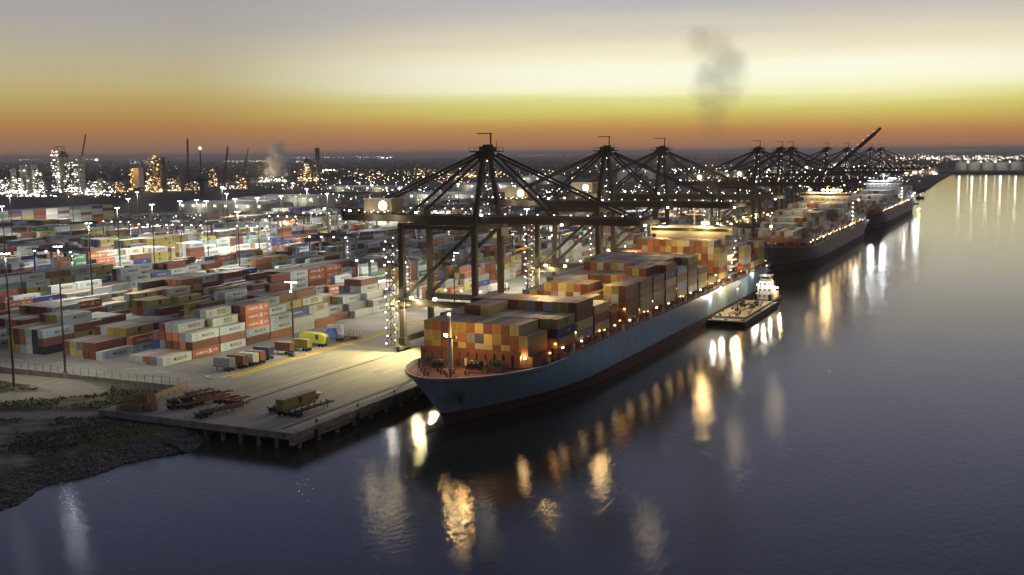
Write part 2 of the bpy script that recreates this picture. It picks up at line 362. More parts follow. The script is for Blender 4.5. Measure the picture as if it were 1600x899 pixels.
# ------------------------------------------------------------------ ship-to-shore cranes
HOUSE = mat('house_tan', (.30, .25, .17), .6)
def make_crane(full=True):
    r = thing('quay_crane', 'x', 'crane')
    t = MB().box((0, 0, 1.9), (1.5, 1, .1), STEEL); legs = []
    for x in (-13, 13):
        for y in (-9, 9):
            f = MB(); f.box((x, y, 22), (1.7, 1.5, 37.5), STEEL); f.box((x, y, 15.8), (2.3, 2.1, 3), STEEL); f.box((x, y, 3.2), (2.3, 2.3, 2.2), STEEL)
            lg = f.build('leg', r); g = MB()
            g.box((x, y, 1.35), (1.5, 7.4, 1.0), STEEL2); g.box((x, y, 2.0), (1.1, 3, .6), STEEL)
            for k in (-3, -1.6, 1.6, 3): g.tube((x - .45, y + k, .5), (x + .45, y + k, .5), .5, BLACK, 10)
            g.build('bogie', r)
        f = MB(); f.bar((x, -7.9, 3.6), (x, 7.9, 3.6), 1.2, 1.8, STEEL); f.build('sill_beam', r)
        f = MB(); f.bar((x, -8.2, 39.6), (x, 8.2, 39.6), 1.3, 1.8, STEEL); f.build('cross_beam', r)
    for y in (-9, 9):
        f = MB(); f.bar((-11.8, y, 15.6), (11.8, y, 15.6), 1.3, 1.9, STEEL)
        f.bar((-11.8, y - 1.2, 17.6), (11.8, y - 1.2, 17.6), .06, .06, STEEL2); f.bar((-12, y - .9, 16.6), (12, y - .9, 16.6), .9, .08, STEEL2); f.build('portal_beam', r)
        f = MB(); f.bar((12.2, y, 38.6), (-12, y, 17.2), 1.0, 1.0, STEEL, up=(0, 1, 0)); f.build('diagonal_brace', r)
        f = MB(); f.bar((-12, y, 39.6), (12, y, 39.6), .9, 1.2, STEEL); f.build('tie_beam', r)
    # rear girder, fixed
    f = MB()
    for y in (-2.7, 2.7): f.bar((-39, y, 41.9), (13.6, y, 41.9), 1.1, 2.2, STEEL)
    for x in np.arange(-38, 13, 6): f.bar((x, -2.2, 42.6), (x, 2.2, 42.6), .5, .6, STEEL)
    f.build('girder', r)
    f = MB()
    for y in (-4.1, 4.1):
        f.bar((-39, y, 43), (13, y, 43), 1, .08, STEEL2); f.bar((-39, y * 1.1, 44.1), (13, y * 1.1, 44.1), .06, .06, STEEL2)
        for x in np.arange(-39, 13.1, 3.25): f.bar((x, y * 1.1, 43), (x, y * 1.1, 44.1), .06, .06, STEEL2)
    f.build('walkway', r)
    # boom (origin at its hinge)
    HX, HZ, BL = 14.0, 41.9, 56.0
    f = MB()
    for y in (-2.7, 2.7): f.bar((0, y, 0), (BL - 6, y, 0), 1.1, 2.2, STEEL); f.bar((BL - 6, y, 0), (BL, y * .9, .4), 1.0, 1.4, STEEL)
    for x in list(np.arange(3, BL - 6, 6)) + [BL]: f.bar((x, -2.2, .6), (x, 2.2, .6), .5, .6, STEEL)
    for y in (-4.1, 4.1):
        f.bar((0, y, 1.1), (BL, y, 1.1), .9, .08, STEEL2); f.bar((0, y * 1.08, 2.2), (BL, y * 1.08, 2.2), .06, .06, STEEL2)
        for x in np.arange(0, BL + .1, 3.5): f.bar((x, y * 1.08, 1.1), (x, y * 1.08, 2.2), .06, .06, STEEL2)
    bm = f.build('boom', r, (HX, 0, HZ))
    if full:
        for x in np.arange(2, BL, 5.4): MB().box((x, -4.7, 1.9), (.35, .35, .3), LWs).build('boom_lamp', bm)
    # A-frame
    f = MB(); AP = Vector((13.2, 0, 62.5))
    for y in (-9, 9): f.bar((13, y, 40.4), (13.0, y * .22, 62.5), 1.25, 1.25, STEEL, up=(1, 0, 0))
    f.bar((13, -6, 48), (13, 6, 48), .6, .8, STEEL)
    f.build('apex_frame', r)
    f = MB(); f.box((13, 0, 62.9), (8.5, 6.6, .35), STEEL); f.box((12.4, 0, 61.7), (4.2, 4.6, 2.2), STEEL); f.box((13.5, 0, 64.0), (2.4, 2.6, 2.0), STEEL); f.box((11, .8, 63.7), (1.4, 1.4, 1.5), STEEL2); f.box((15.6, -.8, 63.6), (1.6, 1.2, 1.2), STEEL2); f.bar((16.4, 0, 63), (16.4, 0, 66.2), .12, .12, STEEL2)
    for sx in (-4.2, 4.2):
        f.bar((13 + sx, -3.3, 64.2), (13 + sx, 3.3, 64.2), .08, .08, STEEL2)
        for yy in (-3.3, 0, 3.3): f.bar((13 + sx, yy, 63), (13 + sx, yy, 64.2), .1, .1, STEEL2)
    for sy in (-3.3, 3.3): f.bar((8.8, sy, 64.2), (17.2, sy, 64.2), .08, .08, STEEL2)
    f.bar((14.2, .5, 65), (14.2, .5, 68.6), .35, .35, STEEL); f.bar((9.4, .5, 68.4), (14.6, .5, 68.4), .3, .3, STEEL)
    f.build('apex_platform', r)
    for y in (-1, 1):
        f = MB(); f.bar((11.5, y * 2.2, 61.8), (-13, y * 4.2, 43.1), .75, .75, STEEL, up=(0, 1, 0)); f.build('back_stay', r)
        f = MB(); f.bar((11, y * 2.4, 62.2), (-34, y * 2.9, 43.2), .7, .7, STEEL, up=(0, 1, 0)); f.build('back_stay', r)
        if full is not None:
            f = MB(); f.bar((15.3, y * 2.2, 61.8), (HX + 22, y * 2.9, 43.4), .6, .6, STEEL, up=(0, 1, 0)); f.build('fore_stay', r)
            f = MB(); f.bar((15.6, y * 2.4, 62.2), (HX + 46, y * 2.9, 43.4), .6, .6, STEEL, up=(0, 1, 0)); f.build('fore_stay', r)
    # ladder tower inside the apex frame, lit all the way up
    f = MB()
    for xx in (11.6, 13.6):
        for yy in (-.9, .9): f.bar((xx, yy, 43), (xx, yy * .8, 61.5), .12, .12, STEEL2)
    for k in range(8): z = 43.5 + k * 2.3; f.bar((11.6 + 2 * (k % 2), -.9, z), (13.6 - 2 * (k % 2), -.9, z + 2.3), .12, .45, STEEL2); f.box((12.6, 0, z), (2.1, 1.9, .07), STEEL2)
    lt_ = f.build('apex_ladder', r)
    if full:
        for k in range(8): MB().box((11.4 + 2.4 * (k % 2), -1.3, 44.6 + k * 2.2), (.3, .3, .26), LWs).build('ladder_lamp', lt_)
        for x in np.arange(-37, 12, 5.6): MB().box((x, -4.7, 44.3), (.26, .26, .24), LWs if int(x) % 2 else LGs).build('walkway_lamp', r)
        for x in (-8, -2, 5): MB().box((x, 10.2, 17.4), (.6, .5, .45), LG).build('portal_flood', r)
    # stair tower
    f = MB(); X0, X1, Y0 = -16.9, -14.4, -11.2
    for x in (X0, X1):
        for yy in (-1, 1): f.bar((x, Y0 + yy, 1), (x, Y0 + yy, 36.8), .14, .14, STEEL2)
    n_ = 14
    for k in range(n_):
        z = 2 + k * 2.5; a_, b_ = (X0, X1) if k % 2 else (X1, X0); sy = Y0 + (-.5 if k % 2 else .5)
        f.bar((a_, sy, z), (b_, sy, z + 2.5), .7, .14, STEEL2); f.bar((a_, sy, z + 1), (b_, sy, z + 3.5), .05, .05, STEEL2)
        f.box(((X0 + X1) / 2, Y0, z), (2.9, 2.3, .08), STEEL2)
        f.bar((X0, Y0 - 1.15, z + 1), (X1, Y0 - 1.15, z + 1), .05, .05, STEEL2)
    f.bar((X1, Y0, 16), (-13.5, -9.5, 16), .6, .2, STEEL2); f.bar((X1, Y0, 34), (-13.5, -9.5, 38), .6, .2, STEEL2)
    stt = f.build('stair_tower', r)
    if full:
        for k in range(n_):
            z = 2.6 + k * 2.5
            MB().box((X0 - .3 + (.5 if k % 2 else 0), Y0 - 1.35, z), (.3, .3, .26), LW).build('stair_lamp', stt)
            MB().box((X1 + .25, Y0 - 1.2 + .3 * (k % 2), z + 1.2), (.26, .26, .22), LWs).build('stair_lamp', stt)
    # machinery house
    f = MB(); f.box((-24.8, 0, 45.6), (10.5, 7.4, 4.6), HOUSE); f.box((-24.8, 0, 48.05), (10.9, 7.8, .3), CREAM)
    f.box((-24.8, -3.78, 43.7), (10.4, .1, .14), STEEL2); f.bar((-30.5, -4.6, 44.4), (-19, -4.6, 44.4), .06, .06, STEEL2); f.box((-24.8, -4.3, 43.2), (11.5, 1.1, .1), STEEL2)
    for k in range(5): f.box((-29 + k * 2.1, -3.72, 45.2), (.06, .06, 3.6), STEEL2)
    mh = f.build('machinery_house', r)
    f = MB(); f.tube((-22.8, -3.95, 45.9), (-22.8, -3.73, 45.9), 1.6, emis('sign_lit', (1, .93, .74), 2.4), 20); f.build('lit_sign', mh)
    f = MB()
    f.bar((-23.2, -4.0, 46.9), (-22.4, -4.0, 45.9), .05, .28, STEEL2); f.bar((-22.4, -4.0, 45.9), (-23.1, -4.0, 44.9), .05, .28, STEEL2); f.build('sign_mark', mh)
    for k in range(4): MB().box((-29 + k * 2.5, -4.9, 43.9), (.5, .25, .22), LWs).build('walkway_lamp', mh)
    light((-28.5, -6.6, 44.9), 260, WHITE, .3, mh); light((-22.8, -6.4, 46.6), 140, (1, .88, .62), .3, mh)
    f = MB(); f.box((-34, 0, 43.9), (3.4, 4, 1.8), STEEL); f.build('winch_frame', r); f = MB(); f.box((-38.5, 0, 43.4), (1.2, 7, 2.4), STEEL); f.build('end_frame', r); f = MB(); f.box((-9, -2, 43.8), (4, 3, 1.6), STEEL2); f.build('equipment_box', r)
    # operator cab, trolley and hanging spreader
    f = MB(); f.box((24, 0, 40.3), (5, 6.6, 1.0), STEEL2); f.tube((22.5, -1.8, 40), (22.5, -1.8, 33.4), .06, BLACK, 5); f.tube((25.5, 1.8, 40), (25.5, 1.8, 33.4), .06, BLACK, 5); f.tube((22.5, 1.8, 40), (22.5, 1.8, 33.4), .06, BLACK, 5); f.tube((25.5, -1.8, 40), (25.5, -1.8, 33.4), .06, BLACK, 5)
    tr = f.build('trolley', r)
    f = MB(); f.box((24, 0, 33), (2.2, 12, .5), mat('spreader_yellow', (.5, .36, .05), .6)); f.box((24, 0, 33.6), (2, 3, .8), STEEL2); f.build('spreader', tr)
    f = MB(); f.box((20, -1, 38.3), (2.4, 2.2, 2.6), CREAM); f.box((21.23, -1, 38.2), (.06, 1.9, 1.5), mat('dark_glass', (.02, .025, .03), .1)); f.build('operator_cab', tr)
    # floods
    for (x, y, z, mt_) in ((-9.0, -10.2, 17.3, LO), (-.6, -10.2, 17.3, LO)):
        f = MB(); f.box((x, y, z), (1.0, .5, .7), mt_); f.bar((x, y + .4, z - .2), (x, -9.4, 16.9), .12, .12, STEEL); f.build('portal_flood', r)
    for x, z in ((13.2, 43.4), (40, 40.9), (66, 41.3), (-10, 43.9), (-35, 44.1), (-3, 44.2)):
        f = MB(); f.box((x, -4.6, z), (.7, .5, .5), LW); f.build('floodlight', r)
    return r, bm
crane, boomo = make_crane(True)
crane_y = [304, 410, 483, 680, 748, 786, 935, 1048, 1215, 1303]
ctext = ['nearest dark quay crane standing over the foredeck of the blue ship', 'second dark quay crane along the quay, over the middle of the blue ship',
         'third dark quay crane, level with the stern of the blue ship', 'fourth quay crane, beside the bow of the second ship', 'fifth quay crane, left one of a close pair by the second ship',
         'sixth quay crane, right one of a close pair by the second ship', 'quay crane with its long boom raised to the sky', 'eighth quay crane, just past the raised boom',
         'ninth quay crane, beside the third ship far down the quay', 'farthest quay crane at the end of the quay']
cranes = []
def cut(o, names):
    for ch in list(o.children):
        if ch.name.split('.')[0] in names:
            for g in list(ch.children): bpy.data.objects.remove(g)
            bpy.data.objects.remove(ch)
        else: cut(ch, names)
for i, y in enumerate(crane_y):
    o = crane if i == 0 else dup(cranes[0] if i < 4 else cranes[-1] if i > 4 else cranes[0], (-165, y, HQ))
    o.location = (-165, y, HQ); o['label'] = ctext[i]; o['group'] = 'quay cranes along the berth'
    if i == 4: cut(o, ('stair_lamp',))
    cranes.append(o)
up = cranes[6]
for ch in list(up.children):
    n0 = ch.name.split('.')[0]
    if n0 == 'boom': ch.rotation_euler = (0, -math.radians(42), 0)
    if n0 in ('fore_stay', 'trolley') or (n0 == 'floodlight' and ch.data.vertices[0].co.x > 30):
        for g in list(ch.children): bpy.data.objects.remove(g)
        bpy.data.objects.remove(ch)
for i in (7, 8, 9):
    pass
# crane light: what really lights the quay and the ships
for i, y in enumerate(crane_y):
    k = 1 if i < 3 else .8
    if i < 6:
        light((-174, y - 10.6, HQ + 16.4), 60000 * k, GOLD2, .35, name='portal_light', spot=130, aim=(-.75, -.9, -1)); light((-165.6, y - 10.6, HQ + 16.4), 32000 * k, GOLD2, .35, name='portal_light', spot=140, aim=(.1, -.7, -1)); light((-165.6, y - 10.9, HQ + 17.4), 1500, GOLD, .3, name='portal_light'); light((-172, y - 10.9, HQ + 16.9), 6500, GOLD2, .35, name='portal_light')
        light((-181, y - 12.4, HQ + 18), 900, WHITE, .3, name='stair_light')
    if i != 6:
        light((-99, y - 4.8, HQ + 40), 2600 * k, WARM, .5, name='boom_light', spot=140); light((-125, y - 4.8, HQ + 39.6), 3200 * k, WARM, .5, name='boom_light', spot=140)
    light((-151.8, y - 5.2, HQ + 44.6), 500, WHITE, .5, name='boom_light')
    if i < 3: light((-97, y - 5, HQ + 41.2), 900, WARM, .5, name='boom_lamp_light')
    if i < 4: light((-187, y - 5.2, HQ + 39.5), 7000, WARM, .4, name='girder_light', spot=140); light((-170, y, HQ + 38), 7000, WARM, .4, name='girder_light', spot=130)
    if i < 3: light((-184, y - 6.4, HQ + 42), 1200, WARM, .6, name='house_light'); light((-192, y - 6.4, HQ + 42), 1000, WARM, .6, name='house_light')
    if i < 3: light((-181, y - 13.5, HQ + 26), 52000 * k, GOLD2, .5, name='quay_flood', spot=105, aim=(-.35, -.85, -1), blend=.8)

# ------------------------------------------------------------------ high mast lights
def mast_mesh(h, n=6):
    f = MB(); f.tube((0, 0, 0), (0, 0, h), .34, STEEL, 8, .16); f.box((0, 0, .4), (1.1, 1.1, .8), CONC)
    return f
def make_mast(h, dual=False):
    r = thing('high_mast_light', 'x', 'light mast')
    mast_mesh(h).build('mast', r)
    if dual:
        f = MB(); f.bar((-2.2, 0, h), (2.2, 0, h), .15, .15, STEEL); f.bar((0, 0, h * .83), (0, -.8, h * .83), .1, .1, STEEL); f.build('crossarm', r)
        for x in (-1.9, -.7, .7, 1.9): MB().box((x, -.3, h - .22), (.6, .45, .22), LC).build('lamp_head', r)
        MB().box((0, -.6, h * .86), (.4, .4, .4), LC).build('lamp_head', r)
    else:
        f = MB()
        for k in range(8): a1 = pi * k / 4; f.bar((0, 0, h), (1.1 * math.cos(a1), 1.1 * math.sin(a1), h), .1, .1, STEEL)
        f.build('lamp_ring', r)
        for k in range(6):
            a1 = pi * k / 3; MB().box((1.05 * math.cos(a1), 1.05 * math.sin(a1), h - .3), (.36, .36, .22), LC).build('lamp_head', r)
    return r
near_m = make_mast(22.2, True); near_m.location = (-211.6, 282.4, HQ)
near_m['label'] = 'short double-headed light mast behind the small trailers on the apron'; near_m['group'] = 'light masts of the terminal'
light((-211.6, 281.6, HQ + 21.2), 14000, MW, .5, name='mast_light', spot=158)
light((-250.5, 225.4, HQ + 36), 1600, COOL, .5, name='mast_light'); light((-211.6, 281.2, HQ + 20.6), 2200, COOL, .45, name='mast_light')
m2 = dup(near_m, (-211.6, 392, HQ), label='double-headed light mast standing between the legs of the nearest crane'); light((-211.6, 391, HQ + 21.2), 16000, MW, .5, name='mast_light', spot=158)
mast = make_mast(37.3)
em_ = dup(mast, (-722, 668, HQ), label='added light mast brightening the seven-high stack at the far left', group='light masts of the terminal'); light((-722, 668, HQ + 36), 200000, MW, .8, name='mast_light', spot=160)  # extra mast and its lamp, added to brighten the seven-high stack
mtops = [(90, 384, 'tall thin light mast at the left, in front of the orange and grey containers'), (8, 395, 'tall light mast at the far left edge of the yard'), (138, 348, 'tall light mast left of the first lit yard crane'),
    (183, 324, 'light mast beside the end of the seven-high stack'), (3, 322, ''), (15, 306, 'light mast in front of the seven-high stack, leftmost'), (214, 300, ''), (200, 310, ''), (237, 319, ''), (281, 314, ''), (307, 312, ''),
    (322, 314, ''), (229, 290, ''), (347, 292, ''), (354, 302, ''), (367, 310, ''), (371, 330, 'tall light mast right of the lit yard crane, mid yard'), (457, 286, ''), (479, 295, ''), (511, 302, ''), (439, 306, ''), (402, 309, ''), (581, 289, ''), (624, 294, ''),
    (716, 287, ''), (604, 336, 'tall light mast just left of the nearest crane legs'), (823, 326, 'light mast seen under the boom of the nearest crane'), (857, 300, ''), (945, 290, ''), (1000, 283, ''), (1080, 282, ''), (1150, 275, '')]
for i, (px, py, lb) in enumerate(mtops):
    p = G(px, py, HQ + 37.3)
    o = mast if i == 0 else dup(mast, (p[0], p[1], HQ)); o.location = (p[0], p[1], HQ); o.rotation_euler = (0, 0, R.uniform(0, 1))
    o['label'] = lb or 'distant light mast glowing over the far end of the yard'; o['group'] = 'light masts of the terminal'
    light((p[0], p[1], HQ + 36.2), [36000, 30000][i] if i < 2 else 120000 * (1 if p[1] < 560 else 1.7), MW, .8, name='mast_light', spot=[140, 118][i] if i < 2 else 152, blend=.7, aim=(0, .45, -1) if i < 2 else None)

# ------------------------------------------------------------------ containers
CW, CH, CL = 2.44, 2.6, 12.4
def ccol(nm, c, rust=(.14, .06, .04)):
    m = bpy.data.materials.new('container_' + nm); m.use_nodes = True; t = m.node_tree; b = t.nodes['Principled BSDF']; b.inputs['Roughness'].default_value = .55; b.inputs['Specular IOR Level'].default_value = .3
    g = N(t, 'ShaderNodeNewGeometry'); at = N(t, 'ShaderNodeAttribute', attribute_name='tone'); 
    n = N(t, 'ShaderNodeTexNoise'); n.inputs['Scale'].default_value = .55; n.inputs['Detail'].default_value = 6; n.inputs['Roughness'].default_value = .7; t.links.new(g.outputs['Position'], n.inputs[0])
    r = N(t, 'ShaderNodeMapRange'); r.inputs[1].default_value = .5; r.inputs[2].default_value = .8; r.inputs[4].default_value = .45; t.links.new(n.outputs[0], r.inputs[0])
    x = N(t, 'ShaderNodeMix', data_type='RGBA'); t.links.new(r.outputs[0], x.inputs[0]); x.inputs[6].default_value = (*c, 1); x.inputs[7].default_value = (*[a_ * .55 + b_ * .3 for a_, b_ in zip(c, rust)], 1)
    # dust lying on the roof
    sp = N(t, 'ShaderNodeSeparateXYZ'); t.links.new(g.outputs['Normal'], sp.inputs[0])
    du = N(t, 'ShaderNodeMath', operation='MULTIPLY', i_1=.5, use_clamp=True); t.links.new(sp.outputs[2], du.inputs[0])
    x2 = N(t, 'ShaderNodeMix', data_type='RGBA'); t.links.new(du.outputs[0], x2.inputs[0]); t.links.new(x.outputs[2], x2.inputs[6]); x2.inputs[7].default_value = (.3, .27, .22, 1)
    ml = N(t, 'ShaderNodeMath', operation='MULTIPLY_ADD', i_1=.5, i_2=.72); t.links.new(at.outputs['Fac'], ml.inputs[0])
    v = N(t, 'ShaderNodeVectorMath', operation='SCALE'); t.links.new(x2.outputs[2], v.inputs[0]); t.links.new(ml.outputs[0], v.inputs['Scale']); t.links.new(v.outputs[0], b.inputs['Base Color'])
    sp2 = N(t, 'ShaderNodeSeparateXYZ'); t.links.new(g.outputs['Position'], sp2.inputs[0])
    aa = N(t, 'ShaderNodeMath', operation='ADD'); t.links.new(sp2.outputs[0], aa.inputs[0]); t.links.new(sp2.outputs[1], aa.inputs[1])
    a3 = N(t, 'ShaderNodeMath', operation='MULTIPLY', i_1=2 * pi / .3); t.links.new(aa.outputs[0], a3.inputs[0]); sn = N(t, 'ShaderNodeMath', operation='SINE'); t.links.new(a3.outputs[0], sn.inputs[0])
    bp = N(t, 'ShaderNodeBump'); bp.inputs['Strength'].default_value = .35; bp.inputs['Distance'].default_value = .03; t.links.new(sn.outputs[0], bp.inputs['Height']); t.links.new(bp.outputs[0], b.inputs['Normal'])
    return m
# class: rgb, colour word for the label, words drawn on it, text colour
CL_ = {'mk': ((.42, .45, .43), 'light grey', 'star', 'MAERSK'), 'ms': ((.48, .49, .36), 'pale cream', 'two', 'MAERSK\nSEALAND'), 'hs': ((.38, .125, .06), 'orange', 'hs', 'HAMBURG SUD'),
       'my': ((.34, .285, .085), 'yellow', 'my', 'MSC'), 'br': ((.17, .062, .04), 'dark brown', 'sm', ''), 'rb': ((.165, .075, .05), 'reddish brown', 'sm', ''), 'sf': ((.09, .12, .25), 'blue', 'sf', 'Safmarine'),
       'bl': ((.03, .045, .16), 'navy', 'ap', 'APL'), 'gr': ((.035, .16, .08), 'green', 'sf', 'EVERGREEN'), 'wh': ((.56, .56, .52), 'white', '', ''), 'te': ((.2, .33, .30), 'pale teal', '', ''),
       'dk': ((.035, .038, .045), 'near-black', '', ''), 'or': ((.31, .125, .055), 'plain orange', '', ''), 'gy': ((.20, .22, .23), 'mid grey', '', ''), 'ye': ((.44, .37, .16), 'cream yellow', '', '')}
CMAT = {k: ccol(v[1].replace(' ', '_'), v[0]) for k, v in CL_.items()}
TW = mat('lettering_white', (.7, .7, .68), .6); TK = mat('lettering_black', (.025, .028, .03), .6); EM = mat('emblem_blue', (.22, .42, .55), .5)
FR = mat('door_gear', (.05, .05, .05), .6)
FM = {}
def text_mesh(body, h, m, shear=0, sp=1.0):
    key = (body, h, m.name)
    if key in FM: return FM[key]
    c = bpy.data.curves.new('t', 'FONT'); c.body = body; c.size = h / .7; c.align_x = 'CENTER'; c.align_y = 'CENTER'; c.resolution_u = 1; c.space_character = sp; c.shear = shear; c.offset = .012 * h; c.space_line = .8
    o = bpy.data.objects.new('t', c); COL.objects.link(o); dg = bpy.context.evaluated_depsgraph_get(); dg.update()
    me = bpy.data.meshes.new_from_object(o.evaluated_get(dg)); bpy.data.objects.remove(o)
    V = [(v.co.x, v.co.y) for v in me.vertices]; P = [tuple(p.vertices) for p in me.polygons]; bpy.data.meshes.remove(me)
    FM[key] = (V, P); return FM[key]
def letters(kind):
    """lettering in local (u along the side, v up) as [(verts, faces, material)]"""
    sty, word = CL_[kind][2], CL_[kind][3]; out = []
    def T(b_, h, m, du=0, dv=0, **k):
        V, P = text_mesh(b_, h, m, **k); out.append(([(x + du, y + dv) for x, y in V], P, m))
    def poly(pts_, m): out.append((pts_, [tuple(range(len(pts_)))], m))
    if sty == 'star':
        T('MAERSK', 1.05, TK, 1.2, 0, sp=1.08)
        poly([(-4.9, -.75), (-3.4, -.75), (-3.4, .75), (-4.9, .75)], EM)
        st = [(-4.15 + (.62 if k % 2 == 0 else .3) * math.sin(pi * k / 7), (.62 if k % 2 == 0 else .3) * math.cos(pi * k / 7)) for k in range(14)][::-1]; poly(st, TW)
    elif sty == 'two':
        T('MAERSK\nSEALAND', .75, TK, 1.2, 0, sp=1.05); poly([(-4.7, -.65), (-3.4, -.65), (-3.4, .65), (-4.7, .65)], EM)
    elif sty == 'hs':
        T('HAMBURG', .8, TW, -2.1, 0, shear=.2); T('SÜD', .8, TW, 4.2, 0, shear=.2)
        poly([(1.0, -.7), (1.5, -.7), (2.6, .7), (2.1, .7)], TW); poly([(1.0, .7), (1.4, .7), (1.8, .25), (1.55, 0)], TW); poly([(2.2, 0), (2.9, -.7), (2.4, -.7), (1.95, -.2)], TW)
    elif sty == 'my':
        poly([(-.62, -.35), (.62, -.35), (.62, .85), (-.62, .85)], TK); T('MSC', .42, TK, 0, -.68)
    elif sty == 'sm': T('45G1', .26, TW, 4.8, .75)
    elif sty == 'sf': T(word, .95, TW, 0, 0, shear=.25)
    elif sty == 'ap': T(word, .8, TW, 1.5, 0, shear=.2)
    return out
CONT = []
def put(x, y, z, k, zone, where, L=CL, rz=0, scale=1):
    CONT.append(dict(x=x, y=y, z=z, k=k, zone=zone, where=where, L=L, rz=rz, tone=R.random()))
ORD = ['zeroth', 'first', 'second', 'third', 'fourth', 'fifth', 'sixth', 'seventh', 'eighth', 'ninth', 'tenth', 'eleventh', 'twelfth', 'thirteenth', 'fourteenth', 'fifteenth', 'sixteenth', 'seventeenth', 'eighteenth', 'nineteenth', 'twentieth']
def ordn(n): return ORD[n] if n < 21 else ('%dth' % n if n % 10 not in (1, 2, 3) else '%d%s' % (n, {1: 'st', 2: 'nd', 3: 'rd'}[n % 10]))
WY = ['mk'] * 32 + ['ms'] * 5 + ['hs'] * 8 + ['my'] * 17 + ['br'] * 18 + ['rb'] * 9 + ['sf'] * 3 + ['bl'] * 4 + ['gr'] * 2 + ['wh'] * 8 + ['te'] * 2 + ['gy'] * 3 + ['or'] * 2
WD = ['br'] * 45 + ['my'] * 25 + ['mk'] * 12 + ['rb'] * 8 + ['dk'] * 4 + ['bl'] * 4 + ['gy'] * 4
WS = ['or'] * 26 + ['rb'] * 24 + ['ye'] * 24 + ['br'] * 10 + ['mk'] * 4 + ['my'] * 8 + ['wh'] * 2 + ['gy'] * 2 + ['sf'] * 1
A0 = {0: [['mk'], ['gy'], ['hs'], ['mk'], ['mk'], []], 1: [['hs', 'br', 'mk'], ['br', 'hs', 'mk'], ['my', 'br', 'hs', 'mk'], ['br', 'br', 'hs', 'mk'], ['dk', 'gy', 'br', 'br'], ['bl', 'bl', 'br']],
      2: [['mk', 'rb', 'mk'], ['ms', 'mk', 'br', 'ms'], ['br', 'mk', 'ms', 'ms', 'ms'], ['mk', 'br', 'br', 'gy', 'gy'], ['br', 'my', 'gy', 'br'], ['br', 'br', 'br', 'br']],
      3: [['rb', 'mk', 'hs', 'hs', 'hs'], ['rb', 'gy', 'mk', 'hs', 'br'], ['br', 'br', 'br', 'hs', 'br'], ['br', 'my', 'br', 'gy', 'gy'], ['my', 'my', 'br', 'gy'], ['br', 'br', 'br']],
      4: [['or', 'mk', 'mk'], ['gy', 'gy', 'mk', 'mk'], ['gy', 'mk', 'br', 'mk', 'mk'], ['br', 'mk', 'wh', 'mk', 'mk'], ['my', 'my', 'br', 'br'], ['br', 'br']],
      5: [['wh', 'wh'], ['gy', 'mk', 'sf'], ['br', 'my', 'wh', 'my'], ['rb', 'br', 'hs', 'rb', 'rb'], ['rb', 'my', 'br', 'rb'], ['br', 'my']],
      6: [['or'], ['wh', 'wh', 'ms'], ['br', 'gy', 'ms', 'ms'], ['br', 'my', 'br', 'hs', 'rb'], ['br', 'my', 'my', 'br'], ['br', 'br', 'my']],
      7: [[], ['rb'], ['ye', 'mk'], ['br', 'my'], ['my', 'my', 'my'], ['br', 'br', 'my']], 8: [['wh'], ['rb', 'gy'], ['br', 'wh', 'mk'], ['br', 'my', 'my'], ['br', 'my', 'br'], ['br', 'br']],
      9: [['mk', 'mk'], ['rb', 'rb', 'wh'], ['br', 'mk', 'mk', 'mk', 'rb'], ['br', 'gy', 'mk', 'mk', 'br'], ['gy', 'gy', 'mk', 'gy', 'br'], ['br', 'br', 'gy', 'gy']],
      10: [['wh', 'or', 'wh'], ['mk', 'mk', 'ms'], ['mk', 'mk', 'mk', 'wh'], ['ye', 'br', 'mk', 'mk'], ['wh', 'br'], ['br']]}
BN = ['first', 'second', 'third', 'fourth', 'fifth', 'sixth', 'seventh', 'eighth', 'ninth', 'tenth'] + ['eleventh'] * 40
hn = {}
def smooth(b, s):
    return 3.75 + 1.1 * math.sin(b * 1.9 + s * .35) + 1.0 * math.sin(s * .9 + b * 2.3) + .6 * math.cos(s * .21 - b)
SLOT = {}
for b in range(0, 31):
    xr = -231 - 24.6 * b; y = 244.5 + (0 if b < 4 else R.uniform(-4, 6)); s = 0
    yend = 1300 if xr > -560 else (960 if xr > -640 else 640)
    if b % 8 == 7: continue
    while y < yend:
        if s in (17, 40, 62): y += 17
        yc = y + CL / 2
        px, py, d = PROJ((xr - 8, yc + 6, HQ + 8))
        if px > -60:
            for k in range(6):
                x = xr - 1.3 - 2.72 * k
                if b == 0 and s in A0: st = A0[s][k]
                else:
                    h = smooth(b, s) + R.uniform(-1.1, 1.1) + (0 if k else -.9) + (-.8 if k == 5 else 0)
                    if b == 1 and s < 4: h = [2, 3, 3, 2][s] - (k == 0) + .3 * R.random()
                    if b == 2 and s < 4: h = [3, 4, 3, 2][s] - (k == 0 and s != 0) + .3 * R.random()
                    if b == 3 and s < 3: h = [2, 3, 4][s]
                    h = int(max(0, min(5, round(h))));
                    if R.random() < .03: h = 0
                    W = WD if (b in (1, 2, 3) and s < 9 and R.random() < .75) else WY
                    if R.random() < .22 and k and SLOT.get((b, s, k - 1)): st = [SLOT[(b, s, k - 1)][0]] * h
                    elif R.random() < .25: st = [R.choice(W)] * h
                    else: st = [R.choice(W) for _ in range(h)]
                SLOT[(b, s, k)] = st
                for j, kk in enumerate(st):
                    put(x, yc + R.uniform(-.05, .05), HQ + .02 + j * (CH + .03), kk, 'yard', '%s tier, %s row, %s stack back, %s block from quay' % (ORD[j + 1], ORD[k + 1], ordn(s + 1), BN[b]))
        y += CL + .5; s += 1
# seven-high empties far left
for s in range(11):
    for k in range(8):
        cc = R.choice(['or', 'mk', 'my', 'br', 'hs', 'mk', 'ye', 'wh', 'gy', 'br']) if k == 0 else R.choice(WY)
        for j in range(7): put(-768 - 2.6 * k, 622 + 12.9 * s, HQ + .02 + j * (CH + .03), cc if R.random() < .8 else R.choice(WY), 'yard', 'tall')
